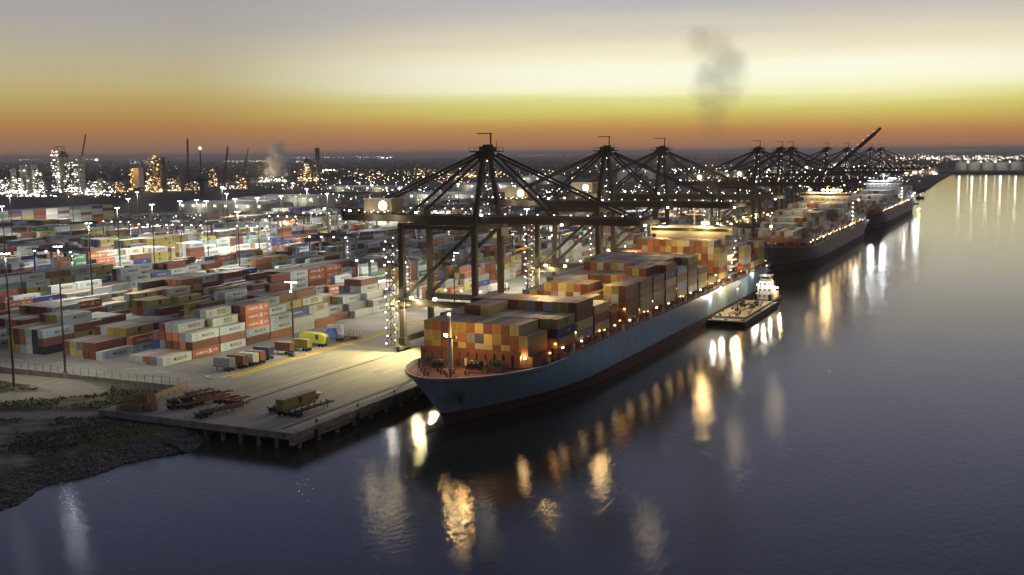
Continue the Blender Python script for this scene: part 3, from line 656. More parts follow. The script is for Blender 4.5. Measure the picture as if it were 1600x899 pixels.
# ship cargo: bays given as (y start, tiers for each of 14 columns from the quay side out)
def bay(ship, yf, tiers, base, xc, W, nb, cols=14, L=CL):
    for k, n_ in enumerate(tiers):
        x = xc + (k - (len(tiers) - 1) / 2) * 2.52; run = None
        for j in range(n_):
            kk = R.choice(W); 
            put(x, yf + L / 2, base + j * (CH + .03), kk, ship, '%s tier, %s row from quay, %s bay from bow' % (ORD[j + 1], ORD[k + 1], ORD[nb]), L)
XC1 = -127.8
B1 = [(247.4, [0] + [3] * 11 + [2, 0]), (260.8, [3] * 3 + [4, 4, 4] + [3] * 7 + [3]), (274.4, [3, 4, 4] + [4] * 8 + [4, 4, 4]), (288.0, [2, 2, 3, 3, 3, 1, 2, 2, 2, 1, 1, 2, 3, 3]),
      (301.6, [1, 1, 2, 2, 2, 2, 2, 2, 2, 3, 3, 2, 2, 0]), (315.2, [3, 3, 3, 4, 4, 4, 4, 4, 4, 3, 2, 4, 4, 4]), (328.8, [3, 4, 4, 4, 4, 3, 3, 3, 2, 2, 3, 4, 4, 4]), (342.4, [4] * 10 + [5, 5, 5, 4]),
      (356.0, [4, 4, 5, 5, 5, 5, 5, 5, 5, 5, 5, 5, 5, 5]), (369.6, [5] * 9 + [5, 5, 5, 4, 4]), (383.2, [5] * 12 + [5, 5]), (396.8, [4, 5, 5, 5, 4, 3, 3, 3, 4, 4, 4, 3, 3, 3]), (410.4, [3, 3, 2, 2, 2, 1, 1, 1, 2, 1, 1, 1, 1, 1]),
      (428.0, [6] * 13 + [5])]
for i, (yf, tt) in enumerate(B1):
    W = WS if i in (0, 3, 4, 5, 13) else (['br'] * 18 + ['rb'] * 16 + ['ye'] * 12 + ['my'] * 10 + ['mk'] * 9 + ['gy'] * 6 + ['bl'] * 2 + ['wh'] * 2 + ['or'] * 12 + ['hs'] * 4)
    bay('blue ship', yf, tt, 15.05, XC1, W, i + 1)
for i, (yf, tt) in enumerate([(470, [4] * 13 + [4]), (484, [4] * 12 + [3, 2]), (498, [4] * 13 + [4])]): bay('blue ship', yf, tt, 14.4, XC1, WS, 15 + i)
WS2 = ['wh'] * 24 + ['gy'] * 10 + ['mk'] * 22 + ['or'] * 14 + ['rb'] * 10 + ['ye'] * 14 + ['te'] * 6
B2 = [(632, [0, 0] + [2, 2, 2, 1, 2, 2, 2, 2, 1] + [0, 0, 0]), (646, [2] * 4 + [2, 1, 2, 2, 1, 2] + [0, 0, 1, 1]), (660, [3] * 6 + [3, 3, 2, 2] + [1, 1, 2, 1]), (674, [4] * 8 + [4, 3, 1, 1, 1, 1]), (688, [4] * 8 + [5, 5, 5, 5, 4, 3]), (702, [5] * 11 + [5, 2, 2]),
      (716, [5, 5, 5, 5, 5, 5, 5, 5, 3, 3, 3, 2, 2, 2]), (730, [5] * 14), (744, [6] * 14), (758, [6] * 14), (772, [6] * 14)]
for i, (yf, tt) in enumerate(B2): bay('second ship', yf, tt, 15.05, XC1, WS2, i + 1)
for i, (yf, tt) in enumerate([(812, [5] * 12 + [4, 4]), (826, [4] * 14), (840, [4] * 12 + [3, 2]), (854, [3] * 14)]): bay('second ship', yf, tt, 14.4, XC1, WS2, 14 + i)
for i in range(9):
    bay('third ship', 985 + i * 14, [3 + (i > 1) + (i > 5)] * 12 + [2 + (i > 2), 2], 15.05, XC1, WS2, i + 1)
for i in range(7): bay('third ship', 1135 + i * 14, [5] * 14, 15.05, XC1, WS2, 10 + i)

# which containers show largest: a rough painter's pass over the nearer ones
def pick_largest(n_pick):
    RW, RH = 1024, 575; k = RW / W0; ids = np.full((RH, RW), -1, np.int32); near = []
    for i, c in enumerate(CONT):
        px, py, d = PROJ((c['x'], c['y'], c['z'] + 1.3))
        if d < 620 and -40 < px < 1700: near.append((-d, i))
    near.sort()
    for _, i in near:
        c = CONT[i]; x0, x1 = c['x'] - CW / 2, c['x'] + CW / 2; y0, y1 = c['y'] - c['L'] / 2, c['y'] + c['L'] / 2; z0, z1 = c['z'], c['z'] + CH
        for q4 in (((x1, y0, z0), (x1, y1, z0), (x1, y1, z1), (x1, y0, z1)), ((x0, y0, z0), (x1, y0, z0), (x1, y0, z1), (x0, y0, z1)), ((x0, y0, z1), (x1, y0, z1), (x1, y1, z1), (x0, y1, z1))):
            P = np.array([PROJ(p)[:2] for p in q4]) * k
            a0, b0 = np.floor(P.min(0)).astype(int); a1, b1 = np.ceil(P.max(0)).astype(int)
            a0, b0 = max(a0, 0), max(b0, 0); a1, b1 = min(a1, RW - 1), min(b1, RH - 1)
            if a1 <= a0 or b1 <= b0: continue
            gx, gy = np.meshgrid(np.arange(a0, a1) + .5, np.arange(b0, b1) + .5); pos = np.ones(gx.shape, bool); neg = pos.copy()
            for e in range(4):
                ax, ay = P[e]; bx, by = P[(e + 1) % 4]; s = (bx - ax) * (gy - ay) - (by - ay) * (gx - ax); pos &= s >= 0; neg &= s <= 0
            sub = ids[b0:b1, a0:a1]; sub[pos | neg] = i
    cnt = np.bincount(ids[ids >= 0], minlength=len(CONT)); o = np.argsort(-cnt)[:n_pick]
    return [int(i) for i in o if cnt[i] > 0]
picked = pick_largest(296)
pset = set(picked)
BODY = {}; EMB = {}
def cont_parts(kind, L):
    """meshes of one container, origin at the middle of its underside"""
    if (kind, L) in BODY: return BODY[(kind, L)]
    m = CMAT[kind]; b = MB(); w, h = CW, CH
    b.box((0, 0, h / 2), (w - .08, L - .08, h - .08), m)
    for sx in (-1, 1):
        for z in (.07, h - .07): b.bar((sx * (w / 2 - .06), -L / 2, z), (sx * (w / 2 - .06), L / 2, z), .12, .14, m)
        for sy in (-1, 1): b.box((sx * (w / 2 - .08), sy * (L / 2 - .08), h / 2), (.16, .16, h), m)
    for sy in (-1, 1): b.box((0, sy * (L / 2 - .05), h - .06), (w - .2, .1, .12), m); b.box((0, sy * (L / 2 - .05), .06), (w - .2, .1, .12), m)
    d = MB()
    for x in (-.75, -.35, .35, .75): d.bar((x, -L / 2 - .0, .15), (x, -L / 2 - .0, h - .15), .05, .05, FR)
    d.box((0, -L / 2 + .02, h / 2), (.05, .06, h - .3), FR)
    lt = None; ls = letters(kind)
    if ls:
        lt = MB(); kx = L / CL
        em = MB() if kind in ('mk', 'ms', 'my') else lt
        for V, P, mm in ls: (em if len(P) == 1 else lt).add([(w / 2 + .012, u * kx, h / 2 + v) for u, v in V], P, mm)
        if em is not lt: EMB[(kind, L)] = em.mesh('emblem')
    BODY[(kind, L)] = (b.mesh('shipping_container'), d.mesh('door_gear'), lt.mesh('lettering') if lt else None)
    return BODY[(kind, L)]
def set_tone(me, t):
    a = me.attributes.new('tone', 'FLOAT', 'FACE'); a.data.foreach_set('value', [t] * len(me.polygons))
for kk in CL_:
    pass
TONES = {}
MARKW = {'mk': 'with dark lettering', 'ms': 'with two-line lettering', 'hs': 'with white lettering', 'my': 'with black emblem', 'sf': 'with white script', 'bl': '', 'gr': '', 'br': '', 'rb': ''}
def real_container(c, label, group, rz=0, name='shipping_container'):
    b, d, l = cont_parts(c['k'], c['L']); ti = int(c['tone'] * 4) / 4 + .1
    key = (c['k'], c['L'], ti)
    if key not in TONES: m2 = b.copy(); set_tone(m2, ti); TONES[key] = m2
    o = bpy.data.objects.new(name, TONES[key]); COL.objects.link(o); o.location = (c['x'], c['y'], c['z']); o.rotation_euler = (0, 0, rz)
    tag(o, label, 'container', group)
    e = bpy.data.objects.new('door_gear', d); COL.objects.link(e); e.parent = o
    if l: e = bpy.data.objects.new('lettering', l); COL.objects.link(e); e.parent = o
    if (c['k'], c['L']) in EMB: e = bpy.data.objects.new('emblem', EMB[(c['k'], c['L'])]); COL.objects.link(e); e.parent = o
    return o
WHN = {'yard': 'containers stacked in the yard'}
for i in picked:
    c = CONT[i]; cw_ = CL_[c['k']][1]
    if c['zone'] == 'yard': lb = '%s container, %s' % (cw_, c['where']); g_ = 'containers stacked in the yard'
    else: lb = '%s container on %s, %s' % (cw_, c['zone'], c['where']); g_ = 'containers stacked on the ' + c['zone']
    real_container(c, lb, g_)
# every other container: one object
rest = [c for i, c in enumerate(CONT) if i not in pset]
kinds = list(CL_); KI = {k: i for i, k in enumerate(kinds)}
n = len(rest); ctr = np.array([(c['x'], c['y'], c['z']) for c in rest]); hl = np.array([(CW / 2 - .02, c['L'] / 2, 0) for c in rest])
sg = np.array([(-1, -1, 0), (1, -1, 0), (1, 1, 0), (-1, 1, 0), (-1, -1, 1), (1, -1, 1), (1, 1, 1), (-1, 1, 1)], float)
V = ctr[:, None, :] + sg[None] * np.stack([hl[:, 0], hl[:, 1], np.full(n, CH)], 1)[:, None, :]
fc = np.array([(4, 5, 6, 7), (0, 1, 5, 4), (1, 2, 6, 5), (2, 3, 7, 6), (3, 0, 4, 7), (0, 3, 2, 1)])
Fq = (fc[None] + 8 * np.arange(n)[:, None, None]).reshape(-1, 4)
mi = np.repeat([KI[c['k']] for c in rest], 6); tn = np.repeat([c['tone'] for c in rest], 6)
V = V.reshape(-1, 3); Vl = [V]; vo = len(V); LV = []; LF = []; LM = []
LMATS = [TW, TK, EM, FR]
def merge_let(c):
    global vo
    for U, P, mm in letters(c['k']):
        LV.extend((c['x'] + CW / 2 + .03, c['y'] + u, c['z'] + CH / 2 + v) for u, v in U)
        LF.extend(tuple(i + vo for i in f) for f in P); LM.extend([len(kinds) + LMATS.index(mm)] * len(P)); vo += len(U)
for c in rest:
    d = PROJ((c['x'], c['y'], c['z']))[2]
    if d < 780 and c['zone'] == 'yard' and c['k'] not in ('br', 'rb'): merge_let(c)
me = bpy.data.meshes.new('shipping_containers')
allF = [tuple(f) for f in Fq.tolist()] + LF
me.from_pydata(np.vstack([V, np.array(LV)]).tolist(), [], allF)
for k in kinds: me.materials.append(CMAT[k])
for m in LMATS: me.materials.append(m)
me.polygons.foreach_set('material_index', np.concatenate([mi, LM]).astype(np.int32)); a = me.attributes.new('tone', 'FLOAT', 'FACE'); a.data.foreach_set('value', np.concatenate([tn, np.zeros(len(LM))])); me.update()
o = bpy.data.objects.new('shipping_containers', me); COL.objects.link(o); o['kind'] = 'stuff'
print('containers', len(CONT), 'picked', len(picked))

# ------------------------------------------------------------------ ships
def hull_mesh(L, B, deck, bowz, rake, top, low, zsplit, le_w=75, le_d=42, bulb=True):
    mb = MB(); ts = [0, .004, .012, .025, .045, .07, .1, .14, .18, .23, .3, .45, .6, .75, .85, .9, .94, .97, .99, 1.0]
    def half(t, zf, z):
        y0 = rake * (1 - min(1, max(0, z) / bowz)) ** 1.3; y = y0 + t * (L - y0)
        le = le_w + (le_d - le_w) * zf ** .7
        s = min(1, (y - y0) / le); p = 1.7 + .9 * zf
        h = B / 2 * (1 - (1 - s) ** p) ** (.95 - .35 * zf)
        tail = L - y
        if tail < 45: h *= 1 - (1 - tail / 45) ** 2 * (.5 * (1 - zf) ** 1.2 + .06)
        return h, y
    def dz(y):  # sheer
        return deck + (bowz - deck) * max(0, 1 - y / 40) ** .8 if y < 40 else deck
    levels = [('low', [-3, -1, 0, zsplit * .5, zsplit]), ('top', None)]
    def ring(zfun, zf, m_up): pass
    rows = []; zfs = [-3, 0, zsplit, None, None, None, 'deck']
    for t in ts:
        col_ = []
        for j, fz in enumerate((-3.0, 0.0, zsplit, .35, .65, .88, 1.0)):
            h0, yy = half(t, .5, 0)
            top_ = dz(yy)
            z = fz if j < 3 else zsplit + (top_ - zsplit) * fz
            zf = max(0, z / top_); h, y = half(t, zf, z if t < .5 else bowz)
            if t >= .985 and z < 5: y = L - 3.0 * (1 - max(z, 0) / 5) if t == 1 else y - 0
            col_.append((h, y, z))
        rows.append(col_)
    for sx in (1, -1):
        vs = [(sx * h, y, z) for c_ in rows for (h, y, z) in c_]; nj = 7
        lo, hi = [], []
        for i in range(len(ts) - 1):
            for j in range(nj - 1):
                f = (i * nj + j, (i + 1) * nj + j, (i + 1) * nj + j + 1, i * nj + j + 1)
                if sx < 0: f = f[::-1]
                (lo if j < 2 else hi).append(f)
        o = len(mb.v); mb.v += vs
        for fs, m in ((lo, low), (hi, top)):
            k = mb.mi(m)
            for f in fs: mb.f.append(tuple(i + o for i in f)); mb.m.append(k)
    e = rows[-1]
    for j in range(6):
        a, b = e[j], e[j + 1]; mb.add([(a[0], a[1], a[2]), (-a[0], a[1], a[2]), (-b[0], b[1], b[2]), (b[0], b[1], b[2])], [(0, 3, 2, 1)], low if j < 2 else top)
    edge = [(c_[-1][0], c_[-1][1], c_[-1][2]) for c_ in rows]
    return mb, edge
def make_ship(nm, label, y0, L, B, hullm, lowm, deckm, deck, bowz, sup, coam_end, name_txt=None, wallm=CREAM, detail=True):
    r = thing(nm, label, 'ship', (XC1, y0, 0))
    mb, edge = hull_mesh(L, B, deck, bowz, 9, hullm, lowm, 3.4)
    h = mb.build('hull', r)
    for p in h.data.polygons: p.use_smooth = True
    h.data.update()
    d = MB(); m_ = len(edge)
    vs = [(x - .05, y, z - .9 if y < 42 else z - .12) for x, y, z in edge] + [(-x + .05, y, z - .9 if y < 42 else z - .12) for x, y, z in edge]
    d.add(vs, [(i, i + 1, m_ + i + 1, m_ + i) for i in range(m_ - 1)], deckm); d.build('deck', r)
    f = MB()
    for (x, y, z), (x2, y2, z2) in zip(edge[:-1], edge[1:]):
        for s in (1, -1): f.bar((s * x, y, z + .02), (s * x2, y2, z2 + .02), .28, .16, WHITEP if y < 42 else hullm)
    f.build('bulwark_rail', r)
    # bulb just awash
    f = MB(); n_ = 10; vs = []
    for i in range(7):
        yy = -4.5 + i * 3.0; rr = [0.05, 1.3, 1.8, 2.0, 2.0, 1.9, 1.6][i]; cz = -.9 - .1 * i
        vs += [(rr * math.cos(2 * pi * k / n_), yy, cz + rr * .8 * math.sin(2 * pi * k / n_)) for k in range(n_)]
    f.add(vs, [(i * n_ + k, i * n_ + (k + 1) % n_, (i + 1) * n_ + (k + 1) % n_, (i + 1) * n_ + k) for i in range(6) for k in range(n_)], lowm); f.build('bulbous_bow', r)
    # breakwater and hatch coamings
    wy = 24.6
    f = MB(); f.box((-1, wy, bowz + .6), (B * .80, .35, 4.2), DRED)
    for k in range(12): f.box((-14 + k * 2.5, wy - .35, bowz + .2), (.16, .7, 3.2), DRED)
    f.build('breakwater', r)
    y = 26.0
    while y < coam_end: f = MB(); f.box((0, y + 6.2, (deck + 15) / 2 - .05), (B - 4.6, 12.2, 15 - deck - .1), DRED); y += 13.6; f.build('hatch_coaming', r)
    y = 38.8
    while y < coam_end:
        f = MB()
        for x in list(np.arange(-B / 2 + .8, B / 2, 5.0)): f.box((x, y, deck + 3.6), (.3, .5, 7.2), DRED)
        for z in (deck + 3.1, deck + 5.8, deck + 7.4): f.box((0, y, z), (B - 1, .9, .16), STEEL2)
        f.bar((-B / 2 + .6, y - .5, deck + 6.9), (B / 2 - .6, y - .5, deck + 6.9), .06, .06, STEEL2); y += 13.6
        f.build('lashing_bridge', r)
    # side passage clutter: ventilators, railings
    f = MB()
    for s in (1, -1):
        for y in np.arange(34, L - 12, 3.4):
            f.box((s * (B / 2 - 1.2), y, deck + .6 + .3 * (int(y * 7) % 3)), (.8, .9, 1.2 + .5 * (int(y * 3) % 3)), [DRED, STEEL2, CREAM, DRED][int(y * 5) % 4])
        for z in (.5, 1.1): f.bar((s * (B / 2 - .15), 40, deck + z), (s * (B / 2 - .15), L - 8, deck + z), .05, .05, WHITEP)
        for y in np.arange(40, L - 8, 3): f.bar((s * (B / 2 - .15), y, deck), (s * (B / 2 - .15), y, deck + 1.1), .05, .05, WHITEP)
    f.build('deck_fittings', r, kind='stuff')
    # mast, winches, chocks
    f = MB(); f.tube((-.5, 13, bowz - 1), (-.5, 13, bowz + 7), .75, CREAM, 10, .6); f.tube((-.5, 13, bowz + 7), (-.5, 13, bowz + 13), .38, CREAM, 8, .2)
    f.box((-.5, 13, bowz + 7.4), (3.2, 1.2, .2), STEEL2); f.box((-2, 12.8, bowz + 7.8), (.6, .5, .6), STEEL2); f.box((1, 12.8, bowz + 7.8), (.6, .5, .6), STEEL2); f.build('foremast', r)
    for (x, y) in ((-5, 15.5), (4.4, 16.5), (-9, 19.5), (9, 20)):
        f = MB(); f.box((x, y, bowz - .6), (3.6, 2.2, .5), STEEL2)
        for k in (-1, 0, 1): f.tube((x + k * 1.1 - .4, y, bowz + .4), (x + k * 1.1 + .4, y, bowz + .4), .85, STEEL, 12)
        for k in (-1.6, -.5, .6, 1.6): f.box((x + k, y, bowz + .3), (.16, 1.9, 1.8), STEEL2)
        f.build('mooring_winch', r)
    f = MB()
    for (x, y) in ((-3, 5), (3, 5.5), (-6, 9), (6, 9.5), (-9, 13), (9, 13), (-12, 18), (12, 18), (0, 8), (1.6, 10), (-2, 10)):
        for k in (-.5, .5): g2 = MB(); g2.tube((x + k, y, bowz - .9), (x + k, y, bowz + .2), .28, STEEL2, 8); g2.build('mooring_post', r)
    for k in range(24): x = R.uniform(-12, 12); f.box((x, 22.5 - abs(x) * .1 - R.random() * 4, bowz - .3), (R.uniform(.3, 1), R.uniform(.3, .9), R.uniform(.6, 2)), R.choice([STEEL2, DRED, CREAM, STEEL2]))
    f.build('bow_fittings', r, kind='stuff')
    f = MB(); f.box((6.3, 5.5, 8.2), (1.4, 1.8, 2.2), STEEL2, rz=-.9); f.bar((6.7, 5.0, 8.6), (6.9, 4.7, 6.6), .5, 2.2, BLACK); f.build('anchor', r)
    # accommodation
    ys, hz = sup
    f = MB(); f.box((0, ys, (deck + hz) / 2), (B - 6.5, 13, hz - deck), wallm); f.box((0, ys - 2, hz + 1.5), (B - 1, 7, 3.2), wallm); f.box((0, ys - 1, hz + 3.3), (20, 9, .5), wallm)
    a = f.build('superstructure', r)
    f = MB(); gl = mat('dark_glass', (.02, .025, .03), .1)
    f.box((0, ys - 5.53, hz + 1.9), (B - 2, .08, 1.3), gl); f.build('bridge_window', a)
    for z in np.arange(deck + 2, hz - 1, 2.9):
        for x in np.arange(-B / 2 + 5, B / 2 - 4.9, 3.7): f = MB(); f.box((x, ys - 6.52, z + .5), (.9, .06, .8), gl); f.build('window', a)
        for y in np.arange(ys - 5, ys + 6, 3.7): f = MB(); f.box((B / 2 - 3.22, y, z + .5), (.06, .9, .8), gl); f.build('window', a)
    for z in np.arange(deck + 2.9, hz, 2.9):
        f = MB()
        f.box((B / 2 - 2.2, ys, z), (2.2, 13, .14), WHITEP)
        for e_ in (0.5, 1.0): f.bar((B / 2 - 1.1, ys - 6.5, z + e_), (B / 2 - 1.1, ys + 6.5, z + e_), .05, .05, WHITEP)
        f.build('side_balcony', a)
    f = MB(); f.tube((0, ys, hz + 3), (0, ys, hz + 11), .45, WHITEP, 8, .25); f.bar((-4, ys, hz + 8), (4, ys, hz + 8), .3, .3, WHITEP); f.bar((-2.2, ys - .5, hz + 9.6), (2.2, ys - .5, hz + 9.6), .35, .4, WHITEP); f.ball((5, ys, hz + 5), 1.2, WHITEP, 10); f.build('radar_mast', a)
    f = MB(); f.box((0, ys + 13, (deck + hz) / 2 - 1), (9, 9, hz - deck - 2), hullm if detail else wallm); f.box((0, ys + 13, hz - 1.2), (9.3, 9.3, 1.2), BLACK)
    for k in (-2, 0, 2): f.tube((k, ys + 13, hz - 1), (k, ys + 13, hz + 1.4), .6, BLACK, 8)
    f.build('funnel', r)
    f = MB(); bo = mat('lifeboat_orange', (.6, .16, .03), .5)
    n_ = 10; vs = []
    for i, (yy, rr) in enumerate(((-4, .2), (-3.2, 1.0), (-1.5, 1.4), (1.5, 1.4), (3.2, 1.0), (4, .2))): vs += [(B / 2 - 1.6 + rr * math.cos(2 * pi * k / n_), ys + 11 + yy, deck + 5 + rr * .9 * math.sin(2 * pi * k / n_)) for k in range(n_)]
    f.add(vs, [(i * n_ + k, (i + 1) * n_ + k, (i + 1) * n_ + (k + 1) % n_, i * n_ + (k + 1) % n_) for i in range(5) for k in range(n_)], bo)
    f.bar((B / 2 - 3.4, ys + 8, deck), (B / 2 - 1.4, ys + 8, deck + 7), .3, .3, WHITEP); f.bar((B / 2 - 3.4, ys + 14, deck), (B / 2 - 1.4, ys + 14, deck + 7), .3, .3, WHITEP); f.build('lifeboat', r)
    f = MB(); f.box((0, L - 8, deck + .6), (B * .7, 8, .3), STEEL2); f.box((0, L - 5, deck + 1.4), (12, 3, 1.6), STEEL2); f.build('stern_deck', r)
    return r, edge
HB = mat('hull_light_blue', (.25, .385, .47), .42, noise=(.5, .9, (.17, .235, .27)), spec=.4, stretch=(1, 1, .10))
AF = mat('antifouling_red', (.11, .035, .025), .7, noise=(.6, .9, (.055, .032, .03)), stretch=(1, 1, .3))
HD = mat('hull_dark_grey', (.22, .215, .205), .5, noise=(.4, .8, (.13, .125, .12)), stretch=(1, 1, .1))
ship1, edge1 = make_ship('container_ship', 'light blue container ship with red waterline, nearest, moored under the first cranes', 222, 306, 36.6, HB, AF, DRED, 12.0, 13.6, (231, 31.8), 216)
ship2, edge2 = make_ship('container_ship', 'dark grey second container ship, its superstructure lit gold, behind the blue ship', 598, 290, 36.6, HD, AF, DRED, 12.0, 14.5, (196, 33.5), 190, wallm=WHITEP)
ship3, edge3 = make_ship('container_ship', 'farthest dark container ship with cool white lights at the end of the quay', 945, 330, 36.6, HD, AF, DRED, 12.5, 14.5, (180, 33), 172, wallm=WHITEP)
# ship lamps
def lamp(par, x, y, z, m, s=.4, nm='deck_lamp', post=None):
    f = MB(); f.box((x, y, z), (s, s, s * .8), m)
    if post: f.bar((x, y, z - post), (x, y, z - s * .4), .12, .12, STEEL2)
    return f.build(nm, par)
lamp(ship1, -1.4, 12.3, 21.8, LG, .7); lamp(ship1, -.5, 12.6, 27, LG, .6); lamp(ship1, 14.2, 25.5, 14.6, LG, .45, post=1.8)
light((XC1 - 2.6, 222 + 14.6, 21.4), 2600, AM2, .3); light((XC1 + 1.9, 222 + 14.6, 21.8), 2400, AM2, .3); light((XC1 - .5, 222 + 14.4, 27.2), 2000, GOLD, .3)
light((XC1 + 14, 222 + 24.5, 15), 500, GOLD, .3)
for k, y in enumerate(np.arange(36, 212, 6.8)):
    m = [LAs, LG, LAs, LWs][k % 4]; lamp(ship1, 17.4 if k % 2 else 16.6, y, 14.4 + (k % 3) * .4, m, .5, post=1.6)
    if k % 2: light((XC1 + 17.9, 222 + y, 14.8), 70, [AMBER, GOLD][k % 4 // 2], .25)
for k, y in enumerate((38.9, 52.5, 93.3, 106.9, 120.5, 147.7, 188.5, 202.1)): lamp(ship1, 17.2, y - .6, 16.5 + k % 3, [LA, LG, LA][k % 3], .55); light((XC1 + 17.2, 222 + y - 1.2, 16 + k % 3), 110, AMBER, .25)
for y in np.arange(246, 300, 7): lamp(ship1, 16.8, y, 14.6, LAs, .5, post=1.6); light((XC1 + 17.2, 222 + y, 15), 220, AMBER, .25)
for x in (-5.5, -.5): pass
for x, m in ((-12.5, LO), (6.5, LO)):
    f = MB(); f.box((x, 224.5, 36.6), (3.2, .6, .8), m); f.build('bridge_flood', ship1)
    light((XC1 + x, 222 + 223.3, 36.6), 7000, GOLD, .5)
light((XC1 + 5, 222 + 176, 32), 15000, GOLD, .6, spot=150, aim=(0, 1, -.5)); light((XC1 - 6, 222 + 176, 32), 15000, GOLD, .6, spot=150, aim=(0, 1, -.5))
for k in range(6): lamp(ship1, 16.6, 226 + 2 * k, 14 + 2.9 * k, LWs, .5); 
light((XC1 + 18.5, 222 + 232, 22), 2500, WARM, .4); light((XC1 - 2, 222 + 244, 27), 2500, WARM, .4)
light((XC1 + 19.2, 222 + 205, 11.2), 1500, WHITE, .4); lamp(ship1, 18.6, 205, 12.2, LW, .6); light((XC1 + 19.5, 222 + 190, 10), 1500, COOL, .4); light((XC1 + 19.2, 222 + 262, 12), 1200, WHITE, .4)
# mid deck floods lighting the low bays gold
for x, y, z, p in ((2, 66, 31, 5200), (-6, 84, 30, 5200), (9, 92, 30, 4200), (0, 112, 34, 4200)): light((XC1 + x, 222 + y, z), p, GOLD, .5)
for s, ye, cc, mm in ((ship2, 598, GOLD, LO), (ship3, 945, COOL, LC)):
    ysp = {598: 196, 945: 180}[ye]
    for x in ((-11, -2, 1, 4, 7, 10) if ye == 598 else (-12, -8, 8, 11)):
        f = MB(); f.box((x, ysp - 5.9, 38.6), (2.0, .6, 1.0), mm); f.build('bridge_flood', s)
    light((XC1 + 2, ye + ysp - 8, 39.5), 9000 if ye == 598 else 9000, cc, .8); light((XC1 - 9, ye + ysp - 8, 39.5), 4000 if ye == 598 else 7000, cc, .8)
    for k, y in enumerate(np.arange(36, 270, 7.2)): lamp(s, 17.2, y, 14.4 + (k % 3) * .5, [LA, LG, LW, LGs][k % 4], .7, post=1.6)
    for y in np.arange(44, 260, 24): light((XC1 + 18.2, ye + y, 15.2), 260, GOLD if ye == 598 else WHITE, .4)
    lamp(s, -.5, 12, 24.5, LO, 1.1); light((XC1 - .5, ye + 14.5, 24.5), 5000, GOLD if ye == 598 else WARM, .5)
    for k in range(6): lamp(s, 16.6, ysp + 8, 14 + 3 * k, LW, .7)
    light((XC1 + 20, ye + ysp + 6, 22), 1800, WHITE, .5)
    for y in (60, 100, 140): light((XC1 - 4, ye + y, 41), 9000, WARM if ye == 598 else WHITE, .8, spot=140)
light((XC1 + 20.5, 598 + 282, 13), 3000, WHITE, .5); light((XC1 + 21, 945 + 300, 16), 7000, COOL, .7); lamp(ship3, 17, 300, 17, LC, 1.5, post=4); lamp(ship3, 17, 318, 19, LC, 1.5, post=4)
light((XC1 + 21, 945 + 318, 18), 5000, COOL, .7)

# ------------------------------------------------------------------ fuel barge and push tug beside the blue ship
bg_ = thing('fuel_barge', 'low flat fuel barge with pale lit deck alongside the blue ship', 'barge', (-102.6, 407, 0))
BK = mat('barge_black', (.03, .028, .025), .6); BD = mat('barge_deck', (.38, .32, .2), .8, noise=(.6, .6, (.22, .19, .13)))
f = MB(); W_, L_ = 15.5, 61
f.add([(-W_ / 2, 3, -.8), (W_ / 2, 3, -.8), (W_ / 2, L_, -.8), (-W_ / 2, L_, -.8), (-W_ / 2, 0, 1.7), (W_ / 2, 0, 1.7), (W_ / 2, L_, 1.7), (-W_ / 2, L_, 1.7)], [(0, 3, 2, 1), (4, 5, 6, 7), (0, 1, 5, 4), (1, 2, 6, 5), (2, 3, 7, 6), (3, 0, 4, 7)], BK); f.build('hull', bg_)
f = MB(); f.box((0, L_ / 2, 1.74), (W_ - .4, L_ - .4, .06), BD); f.box((0, L_ / 2 + 2, 2.2), (W_ - 3.2, L_ - 12, .9), BD); f.build('deck', bg_)
f = MB()
for s in (-1, 1): f.bar((s * (W_ / 2 - .12), .3, 1.95), (s * (W_ / 2 - .12), L_ - .3, 1.95), .18, .35, CREAM)
f.bar((-W_ / 2, .3, 1.95), (W_ / 2, .3, 1.95), .18, .35, CREAM); f.build('deck_rim', bg_)
f = MB()
for k in range(26):
    x, y = R.uniform(-4.5, 5), R.uniform(22, 48); f.box((x, y, 3.1), (R.uniform(.4, 1.6), R.uniform(.4, 2), R.uniform(.6, 1.6)), R.choice([STEEL2, STEEL, CREAM, STEEL2]))
for k in range(22): x, y = R.uniform(-6, 6), R.uniform(7, 55); f.tube((x, y, 2.6), (x, y, 3.4), .22, STEEL, 6)
for x in (-1.5, 0, 1.5): f.tube((x, 12, 2.9), (x, 50, 2.9), .14, STEEL2, 6)
for (x, y) in ((-6.3, 2.5), (0, 2), (6.3, 2.5), (6.8, 30)): f.tube((x - .4, y, 1.8), (x - .4, y, 2.5), .22, BLACK, 8); f.tube((x + .4, y, 1.8), (x + .4, y, 2.5), .22, BLACK, 8)
f.build('deck_pipework', bg_)
f = MB(); f.tube((-1.5, 27, 2.7), (-1.5, 27, 11), .2, STEEL2, 8); f.bar((-1.5, 27, 10.6), (-2.6, 36, 12.2), .25, .3, STEEL2); f.bar((4, 39, 2.7), (4.6, 42, 13), .2, .2, STEEL2); f.build('hose_crane', bg_)
lamp(bg_, -1.5, 26.6, 11.2, LG, .45); light((-104, 433, 11.5), 3800, GOLD, .3); light((-102, 418, 9), 1700, GOLD, .3); light((-98, 455, 9), 2200, WARM, .3)
tg = thing('push_tug', 'brightly lit white push tug at the stern end of the fuel barge', 'tugboat', (-101.6, 469, 0))
f = MB(); n_ = 7; prof = [(0, 4.2), (1.5, 4.9), (14, 4.9), (20, 4.2), (22, 3)]
vs = []
for z, kx in ((-1, .85), (2.0, 1.0)):
    for y, w_ in prof: vs += [(-w_ * kx, y, z), (w_ * kx, y, z)]
m_ = len(prof) * 2; fs = []
